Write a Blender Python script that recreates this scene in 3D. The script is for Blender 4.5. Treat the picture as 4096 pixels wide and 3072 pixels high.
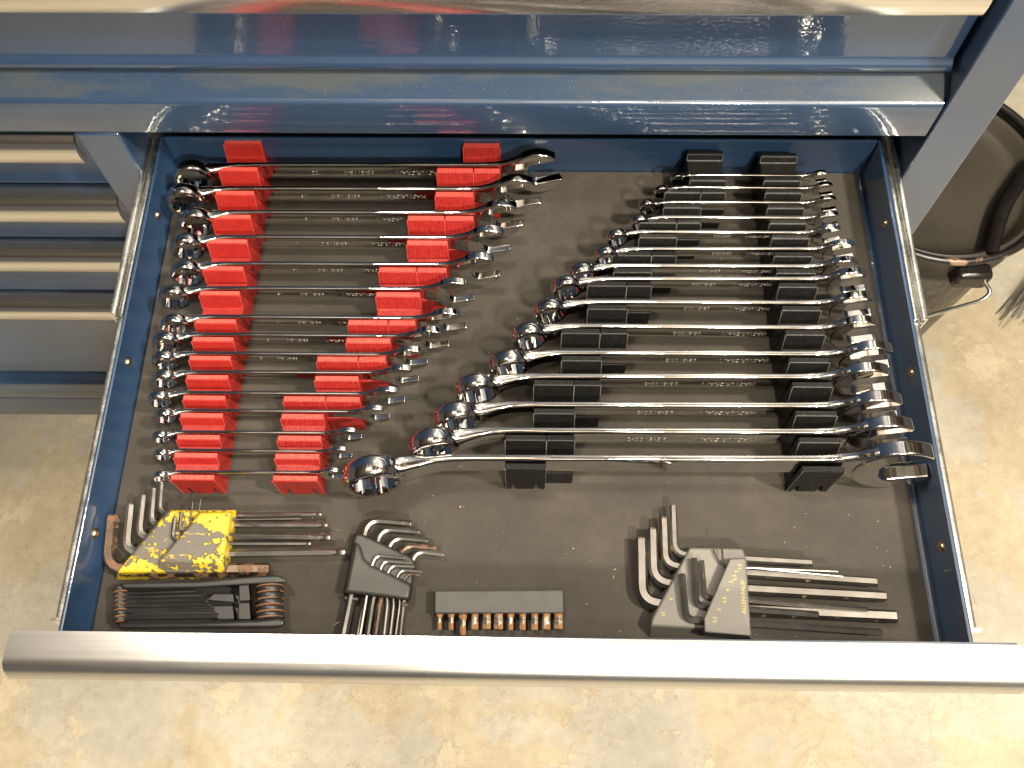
import bpy, bmesh, math, random
from mathutils import Vector, Matrix
for o in list(bpy.data.objects): bpy.data.objects.remove(o)
SC = bpy.context.scene
COL = SC.collection
PI = math.pi

# ------------------------------------------------------------------ camera
CAM_LOC = (0.00557, -0.47288, 0.63003)
CAM_ROWS = [[0.999887, 0.012481, -0.008337], [0.008014, -0.913599, -0.406537], [-0.012691, 0.406424, -0.913596]]      # right, down, forward
cam = bpy.data.cameras.new("camera"); cam_o = bpy.data.objects.new("camera", cam); COL.objects.link(cam_o)
r_, d_, f_ = (Vector(v) for v in CAM_ROWS)
cam_o.matrix_world = Matrix(((r_.x, -d_.x, -f_.x, CAM_LOC[0]), (r_.y, -d_.y, -f_.y, CAM_LOC[1]), (r_.z, -d_.z, -f_.z, CAM_LOC[2]), (0, 0, 0, 1)))
cam.sensor_fit = 'HORIZONTAL'; cam.sensor_width = 36.0; cam.lens = 3720.90 / 4096 * 36
cam.clip_start = 0.01; cam.clip_end = 60
SC.camera = cam_o

# ------------------------------------------------------------------ dim garage air and the two ceiling lamps
w = bpy.data.worlds.new("World"); SC.world = w; w.use_nodes = True
bg = w.node_tree.nodes["Background"]; bg.inputs[0].default_value = (1.0, 0.91, 0.80, 1); bg.inputs[1].default_value = 0.12
def lamp(name, loc, power, radius, col):
    L = bpy.data.lights.new(name, 'POINT'); L.shadow_soft_size = radius; L.energy = power; L.color = col
    o = bpy.data.objects.new(name, L); COL.objects.link(o); o.location = loc
    return o
WARM = (1.0, 0.90, 0.74)
lamp('ceiling_lamp', (1.02, -0.64, 1.75), 290, 0.075, WARM)
lamp('ceiling_lamp', (-0.34, 0.06, 1.75), 95, 0.075, WARM)
lamp('ceiling_lamp', (0.62, -1.75, 1.75), 310, 0.075, WARM)
lamp('ceiling_lamp', (0.26, -0.95, 1.75), 45, 0.075, WARM)
SC.view_settings.view_transform = 'Standard'; SC.view_settings.look = 'None'
SC.view_settings.exposure = 0.0; SC.view_settings.gamma = 1.0; SC.view_settings.use_curve_mapping = False
SC.cycles.use_denoising = True
SC.cycles.max_bounces = 10; SC.cycles.glossy_bounces = 6; SC.cycles.sample_clamp_indirect = 6

# ------------------------------------------------------------------ materials
def mat(name):
    m = bpy.data.materials.new(name); m.use_nodes = True
    nt = m.node_tree; b = nt.nodes['Principled BSDF']
    return m, nt, b
def tex(nt, scale, detail=4, rough=0.55, stretch=(1, 1, 1), kind='noise', coord='Object'):
    tc = nt.nodes.new('ShaderNodeTexCoord'); mp = nt.nodes.new('ShaderNodeMapping')
    mp.inputs['Scale'].default_value = stretch
    nt.links.new(tc.outputs[coord], mp.inputs[0])
    if kind == 'noise':
        n = nt.nodes.new('ShaderNodeTexNoise'); n.inputs['Scale'].default_value = scale
        n.inputs['Detail'].default_value = detail; n.inputs['Roughness'].default_value = rough
    elif kind == 'voronoi':
        n = nt.nodes.new('ShaderNodeTexVoronoi'); n.inputs['Scale'].default_value = scale
    nt.links.new(mp.outputs[0], n.inputs['Vector'])
    return n.outputs[0]
def ramp(nt, fac, stops):
    r = nt.nodes.new('ShaderNodeValToRGB')
    e = r.color_ramp.elements
    while len(e) < len(stops): e.new(0.5)
    for k, (p, c) in enumerate(stops):
        e[k].position = p
        e[k].color = (c, c, c, 1) if isinstance(c, (int, float)) else (*c, 1)
    nt.links.new(fac, r.inputs[0]); return r.outputs[0]
def bump(nt, b, h, strength=0.3, dist=0.001, prev=None):
    n = nt.nodes.new('ShaderNodeBump'); n.inputs['Strength'].default_value = strength; n.inputs['Distance'].default_value = dist
    nt.links.new(h, n.inputs['Height'])
    if prev: nt.links.new(prev, n.inputs['Normal'])
    nt.links.new(n.outputs[0], b.inputs['Normal']); return n.outputs[0]
def mix(nt, fac, a, b_, mode='MIX'):
    n = nt.nodes.new('ShaderNodeMix'); n.data_type = 'RGBA'; n.blend_type = mode
    for k, v in ((0, fac), (6, a), (7, b_)):
        sock = n.inputs[k]
        if hasattr(v, 'links'): nt.links.new(v, sock)
        elif isinstance(v, (int, float)): sock.default_value = v if k == 0 else (v, v, v, 1)
        else: sock.default_value = (*v, 1)
    return n.outputs[2]
def simple(name, col, rough=0.5, metal=0.0, var=0.15, scale=60, bscale=None, bstr=0.15, bdist=0.0004, coat=0.0, rvar=0.0, stretch=(1, 1, 1)):
    m, nt, b = mat(name)
    n = tex(nt, scale, 5)
    lo = tuple(c * (1 - var) for c in col); hi = tuple(min(1, c * (1 + var)) for c in col)
    nt.links.new(ramp(nt, n, [(0.3, lo), (0.7, hi)]), b.inputs['Base Color'])
    b.inputs['Metallic'].default_value = metal; b.inputs['Roughness'].default_value = rough
    if rvar: nt.links.new(ramp(nt, tex(nt, scale * 1.7, 6, 0.65), [(0.3, max(0.02, rough - rvar)), (0.72, rough + rvar)]), b.inputs['Roughness'])
    if coat:
        b.inputs['Coat Weight'].default_value = coat; b.inputs['Coat Roughness'].default_value = 0.04
    if bscale: bump(nt, b, tex(nt, bscale, 3, 0.5, stretch), bstr, bdist)
    return m
M = {}
# glossy blue enamel with orange peel
m, nt, b = mat('blue_enamel')
nt.links.new(ramp(nt, tex(nt, 9, 4), [(0.3, (0.0110, 0.0315, 0.074)), (0.7, (0.0135, 0.037, 0.084))]), b.inputs['Base Color'])
b.inputs['Roughness'].default_value = 0.42; b.inputs['Coat Weight'].default_value = 1.0; b.inputs['Coat Roughness'].default_value = 0.035; b.inputs['Coat IOR'].default_value = 1.82
pk = nt.nodes.new('ShaderNodeBump'); pk.inputs['Strength'].default_value = 0.10; pk.inputs['Distance'].default_value = 0.0006
nt.links.new(tex(nt, 330, 2, 0.4), pk.inputs['Height']); nt.links.new(pk.outputs[0], b.inputs['Coat Normal'])
M['blue'] = m
# the same enamel under a film of dust, wiped in places
m, nt, b = mat('dusty_blue_enamel')
fl = tex(nt, 7, 5, 0.6, (0.35, 1.6, 1)); dust = ramp(nt, fl, [(0.47, 0.08), (0.53, 0.85)])
sp = ramp(nt, tex(nt, 900, 2, 0.5), [(0.68, 0.0), (0.74, 0.8)])
c1 = mix(nt, dust, (0.010, 0.030, 0.070), (0.040, 0.048, 0.050))
c2 = mix(nt, sp, c1, (0.13, 0.14, 0.13))
nt.links.new(c2, b.inputs['Base Color']); b.inputs['Roughness'].default_value = 0.72
b.inputs['Coat Weight'].default_value = 0.08; b.inputs['Coat Roughness'].default_value = 0.12; b.inputs['Specular IOR Level'].default_value = 0.3
M['dusty'] = m
# brushed aluminium handle rails
m, nt, b = mat('brushed_aluminium')
n = tex(nt, 700, 4, 0.6, (0.012, 1, 1))
nt.links.new(ramp(nt, n, [(0.3, (0.56, 0.555, 0.55)), (0.7, (0.68, 0.675, 0.67))]), b.inputs['Base Color'])
b.inputs['Metallic'].default_value = 1.0
nt.links.new(ramp(nt, tex(nt, 14, 5, 0.6, (0.4, 1, 1)), [(0.3, 0.26), (0.75, 0.34)]), b.inputs['Roughness'])
bump(nt, b, n, 0.10, 0.0002)
M['alu'] = m
m, nt, b = mat('satin_aluminium')
n = tex(nt, 600, 3, 0.6, (0.02, 1, 1))
nt.links.new(ramp(nt, n, [(0.3, (0.74, 0.73, 0.715)), (0.7, (0.86, 0.85, 0.835))]), b.inputs['Base Color'])
b.inputs['Metallic'].default_value = 1.0; b.inputs['Roughness'].default_value = 0.21
bump(nt, b, n, 0.06, 0.0002)
M['alu_smooth'] = m
M['zinc'] = simple('zinc_slide', (0.84, 0.83, 0.79), 0.27, 1.0, 0.2, 40, 160, 0.12, 0.0006, rvar=0.08, stretch=(1, 0.15, 1))
# chrome plate, a little water-marked
m, nt, b = mat('chrome')
nt.links.new(ramp(nt, tex(nt, 90, 5, 0.6), [(0.35, (0.66, 0.64, 0.61)), (0.62, (0.74, 0.73, 0.71))]), b.inputs['Base Color'])
b.inputs['Metallic'].default_value = 1.0
nt.links.new(ramp(nt, tex(nt, 120, 6, 0.7), [(0.42, 0.015), (0.80, 0.08)]), b.inputs['Roughness'])
bump(nt, b, tex(nt, 60, 2, 0.4), 0.05, 0.001)
M['chrome'] = m
M['stamp'] = simple('stamped_lettering', (0.50, 0.48, 0.45), 0.30, 1.0, 0.1, 80)
# printed plastic: fine layer lines
def printed(name, col, rough, spec_var):
    m, nt, b = mat(name); b.inputs['Specular IOR Level'].default_value = 0.32
    nt.links.new(ramp(nt, tex(nt, 120, 5, 0.6), [(0.3, tuple(c * 0.86 for c in col)), (0.7, tuple(min(1, c * 1.12) for c in col))]), b.inputs['Base Color'])
    nt.links.new(ramp(nt, tex(nt, 500, 4, 0.7, (1, 1, 0.4)), [(0.35, rough - spec_var), (0.7, rough + spec_var)]), b.inputs['Roughness'])
    p = bump(nt, b, tex(nt, 900, 2, 0.5, (1.6, 0.35, 0.35)), 0.42, 0.0006)
    bump(nt, b, tex(nt, 2600, 2, 0.5, (0.05, 0.05, 1)), 0.2, 0.0003, p)
    return m
M['red'] = printed('red_printed_plastic', (0.255, 0.015, 0.012), 0.38, 0.12)
m, nt, b = mat('red_ribbed_plastic')
rb = tex(nt, 520, 5, 0.7, (1.6, 0.25, 0.25))
nt.links.new(ramp(nt, rb, [(0.3, (0.19, 0.009, 0.008)), (0.7, (0.34, 0.024, 0.019))]), b.inputs['Base Color'])
nt.links.new(ramp(nt, tex(nt, 700, 4, 0.7), [(0.35, 0.20), (0.7, 0.5)]), b.inputs['Roughness'])
bump(nt, b, rb, 0.9, 0.0012)
M['red_ribbed'] = m
M['black'] = printed('black_printed_plastic', (0.005, 0.005, 0.0045), 0.46, 0.12)
M['black_ridge'] = simple('black_ridged_edge', (0.008, 0.008, 0.0075), 0.55, 0.0, 0.5, 700, 900, 0.6, 0.0006)
M['black_ridge'].node_tree.nodes['Principled BSDF'].inputs['Specular IOR Level'].default_value = 0.3
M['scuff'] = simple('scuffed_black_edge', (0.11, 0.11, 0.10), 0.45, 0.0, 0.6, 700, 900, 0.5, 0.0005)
M['red_ridge'] = simple('red_ridged_edge', (0.48, 0.060, 0.045), 0.33, 0.0, 0.3, 700, 650, 0.8, 0.0008, stretch=(1.2, 0.3, 1))  # lighter red for the tooth ridges and the painted edge highlights
# rubber drawer mat
m, nt, b = mat('drawer_mat')
base = ramp(nt, tex(nt, 14, 7, 0.66), [(0.32, (0.023, 0.0200, 0.0155)), (0.52, (0.033, 0.0285, 0.0220)), (0.70, (0.046, 0.040, 0.031))])
grain = ramp(nt, tex(nt, 1500, 2, 0.6), [(0.35, 0.75), (0.7, 1.25)])
c = mix(nt, 1.0, base, grain, 'MULTIPLY')
sp = ramp(nt, tex(nt, 330, 2, 0.5), [(0.765, 0.0), (0.80, 0.75)])
nt.links.new(mix(nt, sp, c, (0.20, 0.17, 0.12)), b.inputs['Base Color'])
b.inputs['Roughness'].default_value = 0.78; b.inputs['Specular IOR Level'].default_value = 0.35
bump(nt, b, tex(nt, 1400, 2, 0.5), 0.35, 0.0006)
M['mat'] = m
# worn yellow paint over dark plastic
m, nt, b = mat('worn_yellow_coating')
a1 = tex(nt, 150, 8, 0.72); a2 = tex(nt, 38, 4, 0.6)
s = nt.nodes.new('ShaderNodeMath'); s.operation = 'ADD'; nt.links.new(a1, s.inputs[0]); nt.links.new(a2, s.inputs[1])
# the coating has gone from the middle of the faces and clings along the rims
g = nt.nodes.new('ShaderNodeTexCoord'); sx = nt.nodes.new('ShaderNodeSeparateXYZ'); nt.links.new(g.outputs['Generated'], sx.inputs[0])
def edge(axis):
    a = nt.nodes.new('ShaderNodeMath'); a.operation = 'SUBTRACT'; nt.links.new(sx.outputs[axis], a.inputs[0]); a.inputs[1].default_value = 0.5
    c_ = nt.nodes.new('ShaderNodeMath'); c_.operation = 'ABSOLUTE'; nt.links.new(a.outputs[0], c_.inputs[0]); return c_.outputs[0]
mx = nt.nodes.new('ShaderNodeMath'); mx.operation = 'MAXIMUM'; nt.links.new(edge(0), mx.inputs[0]); nt.links.new(edge(1), mx.inputs[1])
sc_ = nt.nodes.new('ShaderNodeMath'); sc_.operation = 'MULTIPLY_ADD'; nt.links.new(mx.outputs[0], sc_.inputs[0]); sc_.inputs[1].default_value = 0.35; nt.links.new(s.outputs[0], sc_.inputs[2])
wear = ramp(nt, sc_.outputs[0], [(0.0, 0.0), (1.0, 1.0)])
th = nt.nodes.new('ShaderNodeMapRange'); th.inputs[1].default_value = 1.12; th.inputs[2].default_value = 1.155; nt.links.new(sc_.outputs[0], th.inputs[0])
yl = ramp(nt, tex(nt, 40, 4), [(0.3, (0.37, 0.26, 0.014)), (0.7, (0.46, 0.33, 0.02))])
brd = nt.nodes.new('ShaderNodeMapRange'); brd.inputs[1].default_value = 1.09; brd.inputs[2].default_value = 1.12; nt.links.new(sc_.outputs[0], brd.inputs[0])
scr = ramp(nt, tex(nt, 420, 3, 0.6, (0.25, 1, 1)), [(0.63, 0.0), (0.68, 0.85)])
under = mix(nt, scr, mix(nt, brd.outputs[0], (0.085, 0.076, 0.064), (0.030, 0.024, 0.012)), (0.40, 0.29, 0.03))
yl = mix(nt, ramp(nt, tex(nt, 520, 4, 0.7), [(0.66, 0.0), (0.72, 0.8)]), yl, (0.06, 0.048, 0.02))
nt.links.new(mix(nt, th.outputs[0], under, yl), b.inputs['Base Color'])
b.inputs['Roughness'].default_value = 0.5
bump(nt, b, th.outputs[0], 0.5, 0.0006)
M['yellow'] = m
M['yellow_print'] = simple('yellow_print', (0.38, 0.32, 0.05), 0.5)
M['grey_plastic'] = simple('grey_plastic', (0.105, 0.099, 0.087), 0.5, 0, 0.12, 40, 900, 0.15, 0.0003)
M['dark_plastic'] = simple('dark_grey_plastic', (0.017, 0.0163, 0.015), 0.5, 0, 0.2, 60, 900, 0.2, 0.0003)
M['black_plastic'] = simple('black_plastic', (0.013, 0.013, 0.013), 0.45, 0, 0.3, 50, 500, 0.15, 0.0004)
M['block'] = simple('grey_rubber_block', (0.048, 0.048, 0.045), 0.62, 0, 0.12, 90, 1500, 0.3, 0.0003)
def steel(name, col, rough, rust, dens):
    m, nt, b = mat(name)
    n = tex(nt, 130, 6, 0.65)
    f = ramp(nt, n, [(dens, 0.0), (dens + 0.06, 1.0)])
    rc = ramp(nt, tex(nt, 420, 4, 0.7), [(0.3, (0.16, 0.065, 0.022)), (0.7, rust)])
    bc = ramp(nt, tex(nt, 60, 4), [(0.3, tuple(c * 0.75 for c in col)), (0.7, tuple(c * 1.2 for c in col))])
    nt.links.new(mix(nt, f, bc, rc), b.inputs['Base Color'])
    inv = nt.nodes.new('ShaderNodeMath'); inv.operation = 'SUBTRACT'; inv.inputs[0].default_value = 0.95; nt.links.new(f, inv.inputs[1]); inv.use_clamp = True
    nt.links.new(inv.outputs[0], b.inputs['Metallic'])
    rr = ramp(nt, f, [(0.0, rough), (1.0, 0.8)]); nt.links.new(rr, b.inputs['Roughness'])
    bump(nt, b, f, 0.3, 0.0004)
    return m
M['oxide'] = steel('black_oxide_steel', (0.16, 0.152, 0.14), 0.34, (0.20, 0.14, 0.06), 0.66)
M['bright'] = steel('bare_steel', (0.30, 0.285, 0.265), 0.30, (0.20, 0.12, 0.06), 0.68)
M['speckled'] = steel('rust_speckled_steel', (0.17, 0.158, 0.145), 0.38, (0.26, 0.13, 0.06), 0.60)
M['brown'] = steel('browned_steel', (0.125, 0.092, 0.068), 0.45, (0.070, 0.048, 0.036), 0.50)
M['rust'] = steel('rusty_steel', (0.40, 0.35, 0.29), 0.38, (0.25, 0.12, 0.038), 0.47)
M['coil_rust'] = steel('rusty_washer', (0.12, 0.085, 0.06), 0.5, (0.12, 0.062, 0.028), 0.44)
M['brass'] = simple('brass_rivet', (0.58, 0.46, 0.28), 0.28, 1.0, 0.15, 300)
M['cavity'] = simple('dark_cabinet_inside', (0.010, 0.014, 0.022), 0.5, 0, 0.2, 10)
# concrete floor, worn and patchy
m, nt, b = mat('worn_concrete')
big = tex(nt, 5.2, 8, 0.62); fine = tex(nt, 60, 6, 0.7); mid = tex(nt, 13, 8, 0.65)
c0 = ramp(nt, fine, [(0.3, (0.335, 0.305, 0.24)), (0.7, (0.42, 0.385, 0.31))])
c1 = ramp(nt, fine, [(0.3, (0.345, 0.283, 0.180)), (0.7, (0.44, 0.375, 0.255))])
f1 = ramp(nt, big, [(0.505, 0.0), (0.53, 0.9)])
f2 = ramp(nt, mid, [(0.585, 0.0), (0.61, 0.75)])
cc = mix(nt, f1, c0, c1); cc = mix(nt, f2, cc, (0.47, 0.405, 0.285))
sp = ramp(nt, tex(nt, 75, 4, 0.75), [(0.24, 1.0), (0.30, 0.0)])
cc = mix(nt, sp, cc, (0.20, 0.13, 0.07))
fk = ramp(nt, tex(nt, 210, 3, 0.6), [(0.68, 0.0), (0.72, 0.7)]); cc = mix(nt, fk, cc, (0.60, 0.53, 0.38))
pit = ramp(nt, tex(nt, 260, 2, 0.5), [(0.24, 0.8), (0.29, 0.0)]); cc = mix(nt, pit, cc, (0.16, 0.12, 0.08))
crk = ramp(nt, tex(nt, 2.3, 9, 0.72), [(0.495, 0.0), (0.4988, 0.75), (0.5025, 0.0)]); cc = mix(nt, crk, cc, (0.26, 0.20, 0.12))
grime = ramp(nt, tex(nt, 3.1, 5, 0.6), [(0.36, 0.72), (0.6, 1.0)]); cc = mix(nt, 1.0, cc, grime, 'MULTIPLY')
nt.links.new(cc, b.inputs['Base Color']); b.inputs['Roughness'].default_value = 0.62
p = bump(nt, b, f2, 0.35, 0.003); bump(nt, b, fine, 0.25, 0.002, p)
M['concrete'] = m
M['ceiling'] = simple('ceiling_board', (0.26, 0.25, 0.235), 0.8, 0, 0.5, 3)
M['joist'] = simple('ceiling_joist', (0.12, 0.095, 0.075), 0.8, 0, 0.4, 6)
M['bucket'] = simple('black_bucket_paint', (0.008, 0.007, 0.006), 0.32, 0.0, 0.4, 20, 60, 0.25, 0.002, rvar=0.12)
m, nt, b = mat('chipped_rim_paint')
f = ramp(nt, tex(nt, 22, 6, 0.6), [(0.57, 0.0), (0.61, 1.0)])
nt.links.new(mix(nt, f, (0.010, 0.009, 0.008), (0.22, 0.14, 0.085)), b.inputs['Base Color']); b.inputs['Roughness'].default_value = 0.35
M['rim'] = m
m, nt, b = mat('dusty_bucket_lid')
f = ramp(nt, tex(nt, 7, 4, 0.5), [(0.32, (0.010, 0.0085, 0.0065)), (0.5, (0.026, 0.0215, 0.015)), (0.75, (0.034, 0.029, 0.020))])
nt.links.new(mix(nt, ramp(nt, tex(nt, 800, 2), [(0.68, 0.0), (0.74, 0.5)]), f, (0.2, 0.17, 0.12)), b.inputs['Base Color']); b.inputs['Roughness'].default_value = 0.55
M['lid'] = m
M['bristle'] = simple('grey_bristle', (0.20, 0.19, 0.165), 0.5, 0, 0.35, 30)
M['wire'] = simple('galvanised_wire', (0.62, 0.61, 0.57), 0.3, 1.0, 0.2, 90)
M['crumb'] = simple('pale_crumb', (0.50, 0.42, 0.28), 0.6, 0, 0.4, 400)
M['cord'] = simple('black_cord', (0.02, 0.02, 0.02), 0.5)
M['rag'] = simple('pale_rag', (0.34, 0.31, 0.25), 0.85, 0, 0.3, 12, 60, 0.5, 0.004)

# ------------------------------------------------------------------ mesh helpers
def link(name, bm, m, parent=None, loc=None, smooth=35, bevel=0, bevel_seg=2, mats=None):
    bmesh.ops.recalc_face_normals(bm, faces=bm.faces)
    me = bpy.data.meshes.new(name); bm.to_mesh(me); bm.free()
    for mm in (mats or [m]): me.materials.append(mm)
    if smooth:
        for p in me.polygons: p.use_smooth = True
        me.set_sharp_from_angle(angle=math.radians(smooth))
    o = bpy.data.objects.new(name, me); COL.objects.link(o)
    if parent: o.parent = parent
    if loc: o.location = loc
    if bevel:
        md = o.modifiers.new('bevel', 'BEVEL'); md.width = bevel; md.segments = bevel_seg; md.limit_method = 'ANGLE'; md.angle_limit = math.radians(40)
        md.harden_normals = False
    return o
def tag(o, label=None, cat=None, group=None, kind=None):
    if label: o['label'] = label
    if cat: o['category'] = cat
    if group: o['group'] = group
    if kind: o['kind'] = kind
    return o
def thing(name, label, cat, loc=(0, 0, 0), group=None):
    o = bpy.data.objects.new(name, None); o.empty_display_size = 0.02; COL.objects.link(o); o.location = loc
    return tag(o, label, cat, group)
def box(bm, x0, x1, y0, y1, z0, z1):
    v = [bm.verts.new(p) for p in ((x0, y0, z0), (x1, y0, z0), (x1, y1, z0), (x0, y1, z0), (x0, y0, z1), (x1, y0, z1), (x1, y1, z1), (x0, y1, z1))]
    for f in ((0, 3, 2, 1), (4, 5, 6, 7), (0, 1, 5, 4), (1, 2, 6, 5), (2, 3, 7, 6), (3, 0, 4, 7)): bm.faces.new([v[k] for k in f])
def prism_x(bm, prof, x0, x1):         # profile of (y, z)
    a = [bm.verts.new((x0, y, z)) for y, z in prof]; b = [bm.verts.new((x1, y, z)) for y, z in prof]
    n = len(prof)
    for k in range(n): bm.faces.new((a[k], a[(k + 1) % n], b[(k + 1) % n], b[k]))
    return [bm.faces.new(a), bm.faces.new(b)]
def prism_y(bm, prof, y0, y1):         # profile of (x, z)
    a = [bm.verts.new((x, y0, z)) for x, z in prof]; b = [bm.verts.new((x, y1, z)) for x, z in prof]
    n = len(prof)
    for k in range(n): bm.faces.new((a[k], a[(k + 1) % n], b[(k + 1) % n], b[k]))
    bm.faces.new(a); bm.faces.new(b)
def loft(bm, rings, cap=True, closed=False):
    vs = [[bm.verts.new(p) for p in r] for r in rings]
    n = len(vs[0])
    pairs = list(zip(vs, vs[1:])) + ([(vs[-1], vs[0])] if closed else [])
    for a, b in pairs:
        for k in range(n): bm.faces.new((a[k], a[(k + 1) % n], b[(k + 1) % n], b[k]))
    if cap and not closed: bm.faces.new(vs[0]); bm.faces.new(vs[-1])
    return vs
def slab(bm, top, bot): loft(bm, [[tuple(p) for p in top], [tuple(p) for p in bot]])
def sweep(bm, pts, rad, n=6, rot=0.0, up=(0, 0, 1)):
    P = [Vector(p) for p in pts]; U = Vector(up); rings = []
    for k, p in enumerate(P):
        t = ((P[min(k + 1, len(P) - 1)] - P[max(k - 1, 0)])).normalized()
        s = t.cross(U)
        s = s.normalized() if s.length > 1e-5 else Vector((1, 0, 0))
        u = s.cross(t).normalized()
        r = rad[k] if isinstance(rad, (list, tuple)) else rad
        rings.append([tuple(p + r * (math.cos(rot + 2 * PI * j / n) * s + math.sin(rot + 2 * PI * j / n) * u)) for j in range(n)])
    return loft(bm, rings)
def fillet(pts, rad, seg=7):
    P = [Vector(p) for p in pts]; out = [P[0]]
    for k in range(1, len(P) - 1):
        a, b, c = P[k - 1], P[k], P[k + 1]
        u = (a - b); v = (c - b)
        d = min(rad, u.length * 0.45, v.length * 0.45)
        s, e = b + u.normalized() * d, b + v.normalized() * d
        for q in range(seg + 1):
            t = q / seg; out.append((1 - t) ** 2 * s + 2 * t * (1 - t) * b + t * t * e)
    out.append(P[-1]); return out
def lathe(bm, prof, n=32, axis='z', closed=False):
    rings = []
    for k in range(n):
        a = 2 * PI * k / n
        rings.append([(r * math.cos(a), r * math.sin(a), z) for r, z in prof])
    vs = [[bm.verts.new(p) for p in r] for r in rings]
    m_ = len(prof)
    for k in range(n):
        a, b = vs[k], vs[(k + 1) % n]
        for j in range(m_ - (0 if closed else 1)):
            bm.faces.new((a[j], b[j], b[(j + 1) % m_], a[(j + 1) % m_]))
    return vs
TEXTS = {}
def text(name, s, m, size, mw, parent=None, ext=0.0001):
    key = (s, round(size, 5), m.name)
    if key not in TEXTS:
        c = bpy.data.curves.new(name, 'FONT'); c.body = s; c.size = size; c.extrude = ext; c.align_x = 'CENTER'; c.align_y = 'CENTER'; c.resolution_u = 3
        t = bpy.data.objects.new(name, c); COL.objects.link(t); bpy.context.view_layer.update()
        me = bpy.data.meshes.new_from_object(t.evaluated_get(bpy.context.evaluated_depsgraph_get()))
        me.name = name; me.materials.clear(); me.materials.append(m); TEXTS[key] = me
        bpy.data.objects.remove(t); bpy.data.curves.remove(c)
    o = bpy.data.objects.new(name, TEXTS[key]); COL.objects.link(o)
    if parent: o.parent = parent
    o.matrix_local = mw
    return o
def frame(x, y, z, o):                 # matrix from axes and origin
    return Matrix(((x[0], y[0], z[0], o[0]), (x[1], y[1], z[1], o[1]), (x[2], y[2], z[2], o[2]), (0, 0, 0, 1)))
ORD = ['first', 'second', 'third', 'fourth', 'fifth', 'sixth', 'seventh', 'eighth', 'ninth', 'tenth', 'eleventh', 'twelfth', 'thirteenth', 'fourteenth', 'fifteenth']
random.seed(5)

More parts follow.
